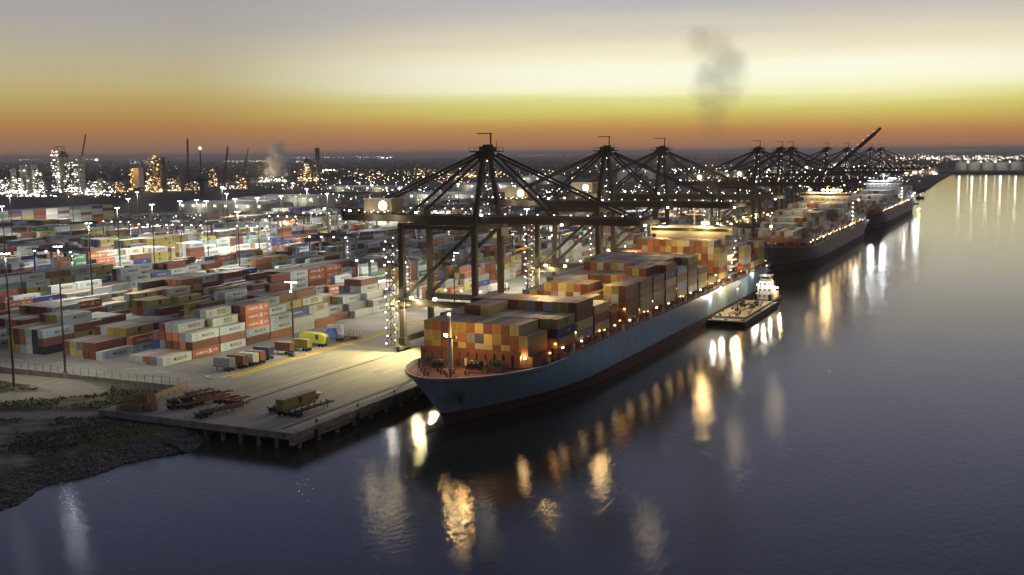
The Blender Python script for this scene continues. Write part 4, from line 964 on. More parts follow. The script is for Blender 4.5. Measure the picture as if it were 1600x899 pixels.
for i in range(len(prof) - 1): fs += [(2 * i + 1, 2 * i + 3, 2 * i + 3 + m_, 2 * i + 1 + m_), (2 * i, 2 * i + m_, 2 * i + 2 + m_, 2 * i + 2), (m_ + 2 * i, m_ + 2 * i + 1, m_ + 2 * i + 3, m_ + 2 * i + 2)]
fs += [(0, 1, m_ + 1, m_), (m_ - 2, 2 * m_ - 2, 2 * m_ - 1, m_ - 1)]; f.add(vs, fs, BK); f.build('hull', tg)
f = MB(); f.box((0, 9.5, 3.4), (7.4, 13, 2.7), WHITEP); f.box((0, 7.5, 6.1), (6.2, 8, 2.6), WHITEP); f.box((0, 6.5, 8.7), (5, 5.5, 2.6), WHITEP); f.box((0, 6.5, 11.2), (4.4, 4.4, 2.4), WHITEP); f.box((0, 6.5, 12.5), (5.2, 5.4, .3), WHITEP)
a = f.build('deckhouse', tg); f = MB(); gl = MATS['dark_glass']
f.box((0, 4.27, 11.4), (4, .06, 1.1), gl); f.build('window', a); f = MB(); f.box((2.22, 6.5, 11.4), (.06, 4, 1.1), gl); f.build('window', a)
for z in (3.6, 6.2, 8.8):
    for x in (-2, 0, 2): f = MB(); f.box((x, {3.6: 2.97, 6.2: 3.47, 8.8: 3.72}[z], z), (.9, .06, .7), gl); f.build('window', a)
f = MB(); f.tube((0, 7, 12.6), (0, 7, 16.5), .15, WHITEP, 6); f.bar((-1.5, 7, 14.6), (1.5, 7, 14.6), .12, .12, WHITEP); f.tube((-2, 14, 4), (-2, 14, 8.5), .5, BLACK, 8); f.tube((2, 14, 4), (2, 14, 8.5), .5, BLACK, 8); f.build('mast', tg)
f = MB()
for x in (-3, 3): f.box((x, .3, 2.4), (1.2, .9, 4.6), BLACK)
f.build('push_knee', tg)
for x in (-2.9, 2.9): lamp(tg, x, 3.3, 8.4, LW, .75, 'searchlight'); light((-101.6 + x, 469 + 2.6, 8.6), 900, WHITE, .3)
lamp(tg, 0, 6.8, 16.6, LWs, .5); lamp(tg, 0, 3.8, 12.7, LW, .5, 'searchlight'); light((-96, 478, 7), 3500, GOLD, .35); lamp(tg, 4.4, 9, 6.8, LG, .6)

# ------------------------------------------------------------------ rubber tyred yard cranes
RT = mat('yard_crane_paint', (.09, .10, .12), .6)
def make_rtg():
    r = thing('yard_crane', 'x', 'yard crane'); H = 18.5; SP = 11.6
    for x in (-SP, SP):
        for y in (-5, 5):
            f = MB(); f.bar((x, y, 1.6), (x, y * .95, H), .95, .9, RT, up=(0, 1, 0)); lg = f.build('leg', r)
            f = MB(); f.tube((x - .4, y, .75), (x + .4, y, .75), .75, BLACK, 12); f.tube((x - .4, y * .7, .75), (x + .4, y * .7, .75), .75, BLACK, 12); f.build('wheel', r)
        f = MB(); f.bar((x, -6, 1.9), (x, 6, 1.9), .8, .9, RT); f.build('sill_beam', r); f = MB(); f.bar((x, -5, H * .55), (x, 5, H * .55), .3, .4, RT); f.build('cross_tie', r)
    for y in (-4.4, 4.4):
        f = MB(); f.bar((-SP - 1.5, y, H + .7), (SP + 1.5, y, H + .7), 1.0, 1.5, RT)
        f.bar((-SP - 1.5, y * 1.25, H + 2.3), (SP + 1.5, y * 1.25, H + 2.3), .07, .07, GALV); f.build('girder', r)
    f = MB(); f.box((3.5, 0, H + 2.1), (5, 9.4, 1.1), RT); f.box((4.5, 1, H + 3.4), (2.6, 3, 1.8), GALV); f.box((2, -2.2, H + 3), (1.6, 2, 1.2), STEEL2); tr = f.build('trolley', r)
    f = MB(); f.box((6.5, -2.5, H - 1.4), (2, 2, 2.4), CREAM); f.box((6.5, -3.52, H - 1.3), (1.7, .06, 1.6), MATS['dark_glass']); f.build('operator_cab', tr)
    f = MB()
    for x_ in (2, 5):
        for y_ in (-3, 3): f.tube((x_, y_, H), (x_, y_, 15.6), .05, BLACK, 4)
    f.box((3.5, 0, 15.4), (1.8, 12, .4), MATS['spreader_yellow']); f.build('spreader', tr)
    f = MB(); f.box((-SP - 1.2, 0, 2.6), (1.6, 4, 2.4), CREAM); f.build('engine_box', r)
    f = MB()
    for k in range(7): f.box((SP + .8, -4.4 + (k % 2) * 1.4, 3 + k * 2.3), (.9, 2.6, .1), GALV)
    for yy in (-5.2, -2.8): f.bar((SP + 1.2, yy, 2), (SP + 1.2, yy, H), .1, .1, GALV)
    f.build('ladder', r)
    for x in (-SP, -4, 4, SP): MB().box((x, -5.1, H + .2), (.8, .5, .4), LW).build('floodlight', r)
    for k in range(5): MB().box((SP + 1.3, -5.5, 5 + k * 3), (.4, .4, .4), LWs).build('ladder_lamp', r)
    for x in (-7, 7): light((x, -2, H - .8), 7000, COOL, .5, r, spot=150)
    light((SP + 2.4, -6.5, 12), 1500, WHITE, .4, r)
    return r
rtg = make_rtg(); first = True
RL = ['lit yard crane at the left, astride the orange and grey rows', 'brightly lit yard crane mid left over white containers', 'yard crane left of the picture middle', 'yard crane beyond the middle rows', 'yard crane left of the first quay crane house',
      'yard crane just behind the legs of the nearest quay crane', 'yard crane seen between the legs of the first quay cranes', 'yard crane at the far left, low over the rows']
for i, (px, py) in enumerate([(95, 390), (247, 349), (402, 352), (448, 338), (520, 366), (605, 414), (838, 372), (190, 345), (300, 350), (560, 340), (680, 350), (720, 322), (905, 320), (985, 345), (1040, 318), (1100, 320), (640, 322), (780, 318), (500, 330), (860, 306)]):
    p = G(px, py, HQ + 19.5); b = max(0, round((-231 - 7.5 - p[0]) / 24.6)); x = -231 - 24.6 * b - 7.6
    y = p[1] * x / p[0]
    o = rtg if first else dup(rtg, (x, y, HQ)); first = False; o.location = (x, y, HQ)
    if i % 3 == 2: o.rotation_euler = (0, 0, pi) if False else (0, 0, 0)
    o['label'] = RL[i] if i < len(RL) else 'distant lit yard crane straddling container rows beyond the first yard cranes'; o['group'] = 'yard cranes over the container rows'

# ------------------------------------------------------------------ apron vehicles and clutter
def wheels(par, x0, y, n=2, r=.5, w=1.0, gap=1.2):
    for k in range(n):
        for s in (-1, 1): f = MB(); f.tube((x0 + k * gap, y + s * w - .2, r), (x0 + k * gap, y + s * w + .2, r), r, BLACK, 10); f.build('wheel', par)
def trailer20(px, py, kind, label, L=6.1, long=False):
    p = G(px, py, HQ); r = thing('box_trailer', label, 'trailer', (p[0], p[1], HQ), 0, 'small trailers parked along the apron kerb')
    f = MB(); f.box((0, 0, 1.1), (L + .8, 1.0, .3), STEEL2); f.box((-L / 2 - .9, 0, 1.0), (1.4, .4, .2), STEEL2); f.bar((-L / 2 + .6, -.5, 1), (-L / 2 + .6, -.5, 0), .15, .15, STEEL2); f.build('chassis', r)
    wheels(r, L / 2 - 1.8, 0)
    b, d, l = cont_parts(kind, 6.0); m2 = b.copy(); set_tone(m2, R.uniform(.2, .8))
    c = bpy.data.objects.new('box', m2); COL.objects.link(c); c.parent = r; c.location = (0, 0, 1.27); c.rotation_euler = (0, 0, pi / 2)
    e = bpy.data.objects.new('door_gear', d); COL.objects.link(e); e.parent = c
    return r
for px, py, k, lb in ((351, 579, 'gy', 'grey box trailer at the near end of the kerb island'), (372, 574.5, 'rb', 'reddish brown box trailer beside the grey one'), (388, 571, 'wh', 'pale box trailer between two reddish brown ones'),
                      (399, 567.5, 'or', 'orange box trailer right of the pale one'), (412, 561, 'bl', 'navy blue box trailer standing apart on the kerb island'), (445, 553, 'rb', 'rust coloured box trailer left of the short light mast'),
                      (472, 548, 'my', 'dull yellow box trailer at the foot of the short light mast')): trailer20(px, py, k, lb)
# yellow covered trailer
p = G(491, 541); r = thing('covered_trailer', 'long bright yellow tarpaulin-covered trailer on the apron', 'trailer', (p[0], p[1], HQ), .12)
YT = mat('yellow_tarp', (.62, .6, .08), .6, noise=(1.5, .4, (.4, .4, .1)))
f = MB(); f.box((0, 0, 1), (9.5, 2.2, .35), STEEL2); f.build('chassis', r); wheels(r, 2.5, 0); wheels(r, -3.5, 0, 1)
f = MB(); pr = [(-4.6, 1.2), (4.4, 1.2), (4.7, 2.2), (4.4, 3.9), (2, 4.4), (-3.8, 4.7), (-4.7, 4.2)]
vs = [(x, s, z) for s in (-1.35, 1.35) for x, z in pr]; n_ = len(pr); f.add(vs, [tuple(range(n_))] + [tuple(range(2 * n_ - 1, n_ - 1, -1))] + [(i, i + n_, (i + 1) % n_ + n_, (i + 1) % n_) for i in range(n_)], YT); f.build('tarpaulin', r)
f = MB(); f.box((1.8, -1.4, 3.2), (1.1, .06, 1.6), STEEL2, rz=0); f.bar((1, -1.42, 4), (2.6, -1.42, 2.6), .25, .05, STEEL); f.box((5.2, 0, 2.2), (.3, 2, 2.2), STEEL2); f.build('frame', r)
# blue and white service rig with lattice
p = G(524, 532.5); r = thing('service_rig', 'white service machine with a round blue cover beside the yellow trailer', 'machine', (p[0], p[1], HQ), .15)
f = MB(); f.box((0, 0, 1), (7.5, 2.4, .35), STEEL2); wheels(r, 1.2, 0); f.build('chassis', r)
f = MB(); n_ = 14; vs = [(-1.2 + 2.1 * math.cos(pi * k / (n_ - 1)), s, 1.2 + 3.1 * math.sin(pi * k / (n_ - 1))) for s in (-1.3, 1.1) for k in range(n_)]
f.add(vs, [tuple(range(n_))[::-1], tuple(range(n_, 2 * n_))] + [(k, k + 1, n_ + k + 1, n_ + k) for k in range(n_ - 1)], mat('blue_cover', (.12, .2, .55), .6)); f.build('round_cover', r)
f = MB(); f.box((0, .3, 5.0), (5, 1.8, .8), WHITEP); f.box((.3, .9, 3.3), (4.6, .8, 2.6), WHITEP); f.bar((2.4, -1, 4.8), (3.4, -1, 1.4), .2, .2, WHITEP); f.bar((-1.2, -1, 5.4), (3, -1, 5.6), .12, .12, CREAM); f.build('canopy', r)
p = G(549, 529.5); r = thing('flatbed_trailer', 'open steel flatbed with angled posts beside the service machine', 'trailer', (p[0], p[1], HQ), .15)
f = MB(); f.box((0, 0, .9), (6.5, 2.4, .4), RUSTY); wheels(r, .8, 0); f.build('bed', r)
f = MB()
for x in (-2.8, -1.2, .6, 2.2, 3): f.bar((x, -1.1, 1.1), (x + R.uniform(-.7, .7), -1.1, R.uniform(2.8, 4.3)), .18, .18, CREAM); f.bar((x, 1.1, 1.1), (x + .3, 1.1, 3.6), .16, .16, CREAM)
f.bar((-.6, -1.1, 3.4), (3.1, -1.1, 3.6), .14, .14, CREAM); f.build('posts', r)
# skeletal chassis for 40-foot boxes
def chassis_mesh(m, L=12.5):
    f = MB()
    for s in (-.45, .45): f.bar((s, 0, 1.15), (s, L, 1.15), .16, .32, m)
    for y in np.arange(.3, L + .1, 2.4): f.box((0, y, 1.18), (2.4, .22, .22), m); f.box((-1.15, y, 1.4), (.16, .25, .3), m); f.box((1.15, y, 1.4), (.16, .25, .3), m)
    return f
def chassis_thing(x, y, rz, m, label, L=12.5, z=HQ, grp=None):
    r = thing('container_chassis', label, 'trailer', (x, y, z), rz, grp); chassis_mesh(m, L).build('frame', r)
    for k in (0, 1.3):
        for s in (-.95, .95): f = MB(); f.tube((s - .22, 1 + k, .5), (s + .22, 1 + k, .5), .5, BLACK, 10); f.build('wheel', r)
    f = MB(); f.bar((-.5, L - 2, 0), (-.5, L - 2, 1.1), .14, .14, m); f.bar((.5, L - 2, 0), (.5, L - 2, 1.1), .14, .14, m); f.build('landing_leg', r)
    return r
x0, y0_ = G(441, 651)[:2]
chassis_thing(x0 - .4, y0_ - .5, -.05, STEEL2, 'dark trailer chassis carrying the single yellowish container near the quay corner')
c = dict(x=x0 - .1, y=y0_ + 5.9, z=HQ + 1.5, k='my', L=CL, tone=.25)
real_container(c, 'yellowish container alone on a trailer chassis near the quay corner', None, rz=-.05)
chassis_thing(x0 + 3.2, y0_ - .6, -.06, STEEL, 'empty dark trailer chassis on the water side of the lone container', 15)
chassis_thing(x0 - 4.6, y0_ + 1.5, -.04, STEEL, 'empty dark trailer chassis on the land side of the lone container', 14)
rt = thing('red_trailer', 'small red and white barrier trailer behind the lone container', 'trailer', (x0 - 4.2, y0_ + 17.5, HQ))
f = MB(); f.box((0, 0, .9), (2.2, 4.5, .5), mat('signal_red', (.5, .06, .04), .5)); f.box((0, 3.2, 1), (2.3, 1.2, .6), WHITEP); f.build('body', rt); f = MB()
for s in (-1, 1):
    for yy in (-1.4, 1.2): f.tube((s - .15, yy, .45), (s + .15, yy, .45), .45, BLACK, 8)
f.build('wheels', rt)
g_ = 'orange frames piled beside the dirt ground'
k = 0
lbs = ['orange skeletal frame, topmost of the pile nearest the timber', 'rust orange frame lying under the topmost one', 'orange frame in the middle of the frame park', 'worn orange frame behind the middle one', 'rust frame at the back of the frame park, towards the yard',
       'orange frame leaning across the back row', 'long orange frame nearest the quay side of the frame park', 'lowest orange frame nearest the camera', 'short orange frame at the far end by the yard corner', 'small orange frame beside the longest one', 'rust orange frame at the right end of the frame park']
for (px, py, L, rz, z, m) in ((262, 641, 11, -.30, .0, RUSTY), (262, 641, 10.5, -.26, 1.3, RUSTY), (283, 640, 12, -.28, 0, RUSTY), (283, 637, 11, -.33, 1.25, STEEL2), (300, 634, 11, -.3, 0, RUSTY), (309, 628, 10, -.25, .0, RUSTY), (313, 650, 13.5, -.34, 0, RUSTY), (305, 655, 12, -.36, .0, STEEL2), (290, 622, 8, -.3, 0, RUSTY), (335, 640, 7, -.3, 1.2, RUSTY), (352, 634, 7, -.3, 0, RUSTY)):
    p = G(px, py); chassis_thing(p[0], p[1], rz, m, lbs[k], L, HQ + z, g_); k += 1
# timber crates
lbs = ['timber crate pack at the left end of the stack by the dirt ground', 'timber crate pack in the middle of the near row', 'timber crate pack at the right end of the near row', 'timber crate pack behind, left', 'timber crate pack behind, right', 'timber crate pack lying on top of the others']
for i, (px, py, z) in enumerate(((199, 641, 0), (214, 643, 0), (231, 642, 0), (208, 634, 0), (228, 633, 0), (225, 640, 2.0))):
    p = G(px, py); r = thing('timber_crate', lbs[i], 'crate', (p[0], p[1], HQ + z - (.6 if px < 205 else 0)), .25, 'timber crates beside the frames')
    f = MB()
    for k in range(5):
        for zz in (.2, .75, 1.3, 1.85): f.box((0, -1.3 + k * .65, zz), (4.2 - .3 * (k % 2), .14, .28), WOODM)
    f.build('planks', r); f = MB()
    for x in (-2, -.7, .7, 2):
        for y in (-1.45, 1.45): f.box((x, y, 1.0), (.18, .14, 2.1), WOODM)
    f.build('posts', r)
p0, p1 = G(243, 626), G(292, 606)
b_ = thing('timber_barrier', 'long pale timber barrier board at the yard corner beside the orange frames', 'barrier', (p0[0], p0[1], HQ))
f = MB(); d_ = (p1[0] - p0[0], p1[1] - p0[1]); f.bar((0, 0, 1.2), (d_[0], d_[1], 1.2), .2, 1.2, WOODM); f.build('board', b_); f = MB()
for k in range(6): f.box((d_[0] * k / 5, d_[1] * k / 5, .9), (.25, .25, 1.8), WOODM)
f.build('posts', b_)
for px, py, lb in ((456, 557, 'small dark generator at the foot of the short mast'), (375, 633, 'small pale concrete block beside the frames')):
    p = G(px, py); f = MB(); f.box((0, 0, .6), (1.8, 1.2, 1.0), STEEL2 if px > 400 else CONC); f.box((0, 0, 1.15), (1.5, 1, .12), STEEL2); f.box((.3, 0, 1.4), (.3, .3, .4), STEEL); tag(f.build('site_box', loc=(p[0], p[1], HQ)), lb, 'equipment')
# long low white yard barriers in front of the near rows
for px, py, lb in ((46, 549, 'low concrete barrier before the near end of the third block'), (115, 562, 'low concrete barrier before the brown stacks, second from left'), (211, 570, 'low concrete barrier before the nearest grey containers')):
    p = G(px, py); f = MB(); f.add([(-3.6, -.35, 0), (3.6, -.35, 0), (3.6, .35, 0), (-3.6, .35, 0), (-3.6, -.12, .9), (3.6, -.12, .9), (3.6, .12, .9), (-3.6, .12, .9)], [(0, 3, 2, 1), (4, 5, 6, 7), (0, 1, 5, 4), (1, 2, 6, 5), (2, 3, 7, 6), (3, 0, 4, 7)], CONC); tag(f.build('concrete_barrier', loc=(p[0], p[1] + 1, HQ)), lb, 'barrier', 'low concrete barriers')
# road tractors with boxes under the cranes and in the yard lanes
def tractor(x, y, rz, kind, label):
    r = thing('yard_truck', label, 'truck', (x, y, HQ), rz, 'yard trucks with containers'); f = MB(); f.box((0, 15.3, 1.0), (2.3, 4.4, .5), STEEL2); f.box((-.3, 16, 2.3), (1.7, 1.8, 2.1), WHITEP); f.box((-.3, 16.93, 2.6), (1.5, .06, .9), MATS['dark_glass']); f.build('cab', r)
    chassis_mesh(STEEL2).build('trailer_frame', r); f = MB()
    for k in (1, 2.3, 13.6, 17):
        for s in (-.95, .95): f = MB(); f.tube((s - .22, k, .5), (s + .22, k, .5), .5, BLACK, 10); f.build('wheel', r)
    for s in (-.8, .8): MB().box((s, 17.6, .9), (.3, .1, .25), LWs).build('headlight', r)
    if kind:
        b, d, l = cont_parts(kind, CL); m2 = b.copy(); set_tone(m2, .7); c = bpy.data.objects.new('loaded_box', m2); COL.objects.link(c); c.parent = r; c.location = (0, 6.2, 1.5); e = bpy.data.objects.new('door_gear', d); COL.objects.link(e); e.parent = c
        if l: e = bpy.data.objects.new('lettering', l); COL.objects.link(e); e.parent = c
for x, y, k, lb in ((-172, 318, 'mk', 'white yard truck with a grey box between the legs of the nearest crane'), (-168, 345, 'ye', 'yard truck with a cream box beyond the nearest crane'), (-164, 372, 'br', 'yard truck with a brown box between the first two cranes'), (-168, 430, 'mk', 'yard truck with a grey box under the second crane'),
                    (-172, 520, 'my', 'yard truck with a yellow box past the third crane'), (-214, 430, 'wh', 'yard truck with a white box on the road beside the first block'), (-216, 520, 'my', 'yard truck with a yellow box far along the quayside road')): tractor(x, y, 0, k, lb)
for i in range(4): light((-214, 340 + i * 75, HQ + 16), 9000, WHITE, .6)
# tall cream hatch covers and boxes under crane two
for x, y, lb in ((-166, 398, 'large pale hatch cover stack below the second crane'), (-172, 335, 'pale hatch cover stack by the legs of the nearest crane')):
    f = MB()
    for k in range(3): f.box((0, 0, .9 + k * 1.7), (12, 13, 1.4), CREAM); 
    for k in range(6): f.box((6.05, -5.5 + k * 2.2, 2.8), (.1, .2, 4.8), STEEL2)
    tag(f.build('hatch_cover_stack', loc=(x, y, HQ)), lb, 'hatch covers')

# ------------------------------------------------------------------ buildings of the terminal
ROOF = mat('pale_metal_roof', (.42, .42, .38), .6, noise=(.05, .5, (.32, .33, .3))); WALL = mat('pale_metal_wall', (.46, .46, .36), .6)
def shed(px, py, w, d, h, label, lamps=6, rz=.0, door=True):
    p = G(px, py); r = thing('warehouse', label, 'warehouse', (p[0], p[1], HQ - .5), rz)
    f = MB(); f.box((0, d / 2, h / 2), (w, d, h), WALL); f.build('wall', r)
    f = MB(); f.add([(-w / 2 - .5, -.5, h), (w / 2 + .5, -.5, h), (w / 2 + .5, d + .5, h), (-w / 2 - .5, d + .5, h), (-w / 2 - .5, d / 2, h + h * .22), (w / 2 + .5, d / 2, h + h * .22)], [(0, 1, 5, 4), (3, 4, 5, 2), (0, 4, 3), (1, 2, 5), (0, 3, 2, 1)], ROOF); f.build('roof', r)
    for k in range(lamps):
        x = -w / 2 + w * (k + .5) / lamps; f = MB(); f.box((x, -.06, h * .3), (w / lamps * .55, .12, h * .55), mat('roller_door', (.3, .31, .3), .6)); f.build('door', r)
        MB().box((x, -.9, h * .8), (1.6, .8, .9), LW).build('wall_lamp', r)
    for x in (-w / 4, w / 4): light((p[0] + x, p[1] - 8, HQ + h * .8), 4000, WHITE, .8)
    light((p[0], p[1] + d / 2, HQ + h + 25), 14000, WHITE, 1)
    return r
shed(345, 334, 120, 50, 11, 'long pale warehouse with a row of bright lamps, left middle distance', 8, .0)
shed(392, 328, 60, 60, 12, 'pale warehouse joined to the right of the lamp-lit one', 3)
shed(450, 325, 90, 45, 13, 'wide pale shed right of the two joined warehouses', 4)
shed(690, 318, 110, 40, 12, 'pale shed seen between the stays of the nearest crane', 5)
shed(760, 300, 130, 50, 12, 'far pale shed behind the apex legs of the nearest crane', 5)
shed(840, 288, 90, 40, 14, 'far pale shed below the stays of the second crane', 3)
shed(1000, 275, 120, 40, 16, 'pale shed far behind the second and third cranes', 4)
shed(560, 300, 150, 40, 9, 'low long shed beyond the car lot', 4)
# parked cars
CB = [mat('car_' + n_, c_, .35) for n_, c_ in (('white', (.7, .7, .68)), ('silver', (.4, .41, .42)), ('black', (.03, .03, .035)), ('red', (.35, .04, .03)), ('blue', (.05, .1, .3)))]
cars = []
for m in CB:
    f = MB(); f.box((0, 0, .65), (1.8, 4.5, .7), m); f.add([(-.85, -1.6, 1), (.85, -1.6, 1), (.85, 1.3, 1), (-.85, 1.3, 1), (-.7, -1, 1.5), (.7, -1, 1.5), (.7, .6, 1.5), (-.7, .6, 1.5)], [(4, 5, 6, 7), (0, 1, 5, 4), (1, 2, 6, 5), (2, 3, 7, 6), (3, 0, 4, 7)], MATS['dark_glass']); f.box((0, -.2, 1.52), (1.4, 1.6, .06), m)
    for s in (-.8, .8):
        for y in (-1.4, 1.4): f.tube((s - .1, y, .35), (s + .1, y, .35), .35, BLACK, 8)
    cars.append(f.mesh('parked_car'))
CWN = ['white', 'silver', 'black', 'red', 'blue']; nc = 0
def car(x, y, rz, where):
    global nc
    k = R.choice([0, 0, 0, 1, 1, 2, 3, 4]); o = bpy.data.objects.new('parked_car', cars[k]); COL.objects.link(o); o.location = (x, y, HQ + .02); o.rotation_euler = (0, 0, rz)
    tag(o, 'tiny %s car parked among others in the %s' % (CWN[k], where), 'car', 'cars parked in the ' + where); nc += 1
A_, B_ = G(190, 343), G(330, 347)
for rr in range(5):
    for k in range(26):
        if R.random() < .12: continue
        t_ = k / 25; p = G(182 + 145 * t_, 334.5 + rr * 2.7 + 3 * t_); car(p[0] + R.uniform(-.4, .4), p[1], R.choice((0, pi)) + .1, 'car lot left of the warehouse')
for rr in range(5):
    for k in range(28):
        if R.random() < .15: continue
        p = G(476 + 5.6 * k, 309 + rr * 2.3 - k * .15); car(p[0], p[1], R.choice((0, pi)) + .1, 'car lot behind the first crane house')
# staff building, buildings at the picture's left middle ground are dark field; road and rail strip
LOTM = mat('pale_gravel', (.3, .28, .23), .9)
def quad(name, pxs, z, m): return sheet(name, [tuple(G(a_, b_, z)[:2]) for a_, b_ in pxs], z, m)
GF = mat('grass_field', (.05, .052, .04), .95, noise=(.01, .8, (.03, .034, .026)), spec=.1)
DR = mat('dusty_road', (.2, .17, .13), .9)
for (ax, ay, bx_, by_, w_) in ((-300, 322, 460, 299, 14), (-300, 315, 900, 285, 12)):
    a_, b_ = G(ax, ay, 2.3), G(bx_, by_, 2.3); f = MB(); f.bar((a_[0], a_[1], 2.3), (b_[0], b_[1], 2.3), w_, .2, DR); struct(f.build('road'))

# ------------------------------------------------------------------ refinery and far shore
PIPE = mat('plant_steel', (.16, .15, .13), .6); TANKM = mat('tank_paint', (.5, .49, .43), .6)
def wpx(px, py, z0=2.0):
    p = G(px, py, z0); d = PROJ(p)[2]; return p, d / F        # ground point and metres per photo pixel there
def lamps_part(r, pts, m, s0, name='plant_lamps'):
    f = MB()
    for x, y, z in pts: s = s0 * (1 if len(pts) < 3 else R.choice((.35, .45, .6, .8, 1.0, 1.7))); f.box((x, y, z), (s * R.uniform(1, 1.8), s, s * .8), m)
    o = f.build(name, r); o['kind'] = 'stuff'; return o
def plant(px, py, wpxs, hpxs, label, warm, cols, dens=1.0, lit=1, name='process_plant', flat=.4):
    """a steel process unit: frame floors, vessels (dx, height, radius in photo pixels) and its own lamps"""
    p, u = wpx(px, py); w, h = wpxs * u, hpxs * u; r = thing(name, label, 'refinery plant', (p[0], p[1], 2))
    f = MB(); nfl = max(2, int(h / 9)); dpt = min(w, 30)
    for i in range(nfl + 1):
        z = h * i / nfl; k = 1 - .35 * i / nfl; f.box((0, 0, z), (w * k, dpt * k, .5), PIPE)
    for x in np.linspace(-w / 2, w / 2, max(3, int(w / 12))):
        for y in (-dpt / 2, dpt / 2): f.bar((x, y, 0), (x * .65, y * .65, h), .8, .8, PIPE)
    f.build('steel_frame', r)
    for dx, ch, cr in cols:
        f = MB(); f.tube((dx * u, 0, 0), (dx * u, 0, ch * u), cr * u, PIPE if warm else TANKM, 12); f.ball((dx * u, 0, ch * u), cr * u, PIPE if warm else TANKM, 10, .5)
        for z in np.arange(ch * u * .3, ch * u, 9): f.tube((dx * u, 0, z), (dx * u, 0, z + .5), cr * u + 1.2, PIPE, 12)
        f.build('column', r)
    nl = int(dens * 3 + wpxs * hpxs * .028 * dens); mats = ([PAm, PAm, PGm] if warm == 2 else [PGm, PWm, PAm] if warm else [PWm, LWs, PWm])
    for m, s in zip(mats, (1.5, 1.25, 1.9)):
        pts = []
        for _ in range(nl // 2 + 1):
            z = h * (R.random() ** 2.2); k = 1 - .35 * z / max(h, 1); pts.append((R.uniform(-w / 2, w / 2) * k, -dpt / 2 - .8, z + 2))
        for dx, ch, cr in cols:
            for z in np.arange(6, ch * u, 9):
                if R.random() < .28 * min(dens, 1): pts.append((dx * u + R.uniform(-1, 1) * cr * u, -cr * u - 1.6, z))
        lamps_part(r, pts[:95], m, s * u * .55)
    for k in range(lit): light((p[0] + R.uniform(-w / 3, w / 3), p[1] - dpt / 2 - 12, 2 + h * R.uniform(.2, .7)), 7000 * min(2, w / 60 + .4), (GOLD if warm else WHITE), 1.5)
    return r
plant(30, 303, 64, 24, 'white-lit low process plant at the left edge of the far refinery', 0, [(-10, 38, 4), (12, 46, 5), (24, 46, 5)], 2.2, 2)
plant(62, 302, 60, 34, 'white-lit stepped plant with two vessels, left of the tallest tower', 0, [(-8, 44, 4), (-18, 36, 4)], 2.2, 2)
t_ = plant(97, 300, 20, 62, 'tallest dark refinery tower with an open frame on top', 0, [(0, 60, 6)], 1.6, 1, 'refinery_tower')
p, u = wpx(97, 300); f = MB()
for x in (-7, 7):
    for y in (-5, 5): f.bar((x * u, y * u * .5, 55 * u), (x * u, y * u * .5, 70 * u), .9, .9, PIPE)
for z in (62, 70): f.bar((-7.5 * u, 0, z * u), (7.5 * u, 0, z * u), 1.2, 1.2, PIPE)
f.box((0, 0, 58 * u), (15 * u, 8 * u, 7 * u), PIPE); f.box((11 * u, 0, 56 * u), (7 * u, 6 * u, 5 * u), PIPE); f.build('top_frame', t_)
plant(124, 301, 36, 46, 'white-lit process tower right of the tallest one', 0, [(-4, 50, 4), (7, 54, 5)], 2, 1)
plant(165, 301, 60, 16, 'low white-lit pipe racks right of the towers', 0, [(-10, 20, 4)], 2, 1)
plant(196, 300, 22, 14, 'low amber-lit rack left of the square block', 2, [], 2, 1)
plant(150, 306, 90, 4, 'row of small white lamps along the front of the refinery', 0, [], 3, 0)
plant(60, 308, 110, 5, 'low lamp-lined fence line before the white-lit plant', 0, [], 3, 0)
p, u = wpx(215, 300); bl = thing('storage_block', 'square pale block tower lit amber beside the amber plant', 'building', (p[0], p[1], 2)); f = MB(); f.box((3 * u, 0, 22 * u), (12 * u, 10 * u, 30 * u), TANKM); f.build('block', bl); f = MB(); f.box((-6 * u, 0, 18 * u), (7 * u, 8 * u, 36 * u), PIPE); f.build('stair_frame', bl); lamps_part(bl, [(-6 * u + R.uniform(-4, 4) * u, -5 * u, R.uniform(2, 36) * u) for _ in range(16)], LA, 1.7)
light((p[0], p[1] - 25, 45), 22000, AMBER, 1.5)
plant(250, 301, 34, 54, 'tall amber-lit double refinery column with a red light on top', 2, [(-6, 52, 4.5), (8, 52, 4.5)], 2.2, 2, 'refinery_tower')
p, u = wpx(244, 301); MB().box((p[0], p[1], 2 + 55 * u), (3.5, 3.5, 3), LRd); rd = MB().box((0, 0, 0), (3, 3, 2.6), LRd); tag(rd.build('beacon', loc=(p[0], p[1], 2 + 56 * u)), 'red beacon on the tall amber-lit column', 'beacon')
plant(276, 299, 44, 18, 'amber-lit lower plant right of the double column', 1, [(-6, 24, 4), (8, 22, 6)], 1.8, 1)
plant(310, 298, 40, 12, 'sparse white-lit plant before the dark water tower', 1, [], 1.2, 0)
plant(340, 292, 18, 26, 'gold-lit plant unit right of the dark water tower', 1, [(0, 30, 4)], 1.8, 1)
plant(362, 296, 30, 10, 'small white-lit equipment group beyond the field', 0, [], 1.4, 0)
plant(384, 296, 26, 22, 'gold-lit plant left of the steam cloud', 1, [(3, 24, 3)], 1.6, 1)
plant(432, 285, 60, 8, 'long cooling tower bank under the white steam cloud', 0, [], 2.5, 2, 'cooling_tower')
plant(482, 284, 26, 30, 'gold-lit plant right of the steam cloud', 1, [(-3, 34, 4), (4, 32, 3)], 2.2, 1)
st_ = plant(497, 284, 10, 24, 'dark thick chimney with gold-lit legs right of the steam cloud', 1, [(0, 36, 2.2)], 1.6, 1, 'chimney')
p, u = wpx(497, 284); f = MB(); f.tube((0, 0, 34 * u), (0, 0, 52 * u), 3.7 * u, STEEL2, 16); f.build('shaft', st_)
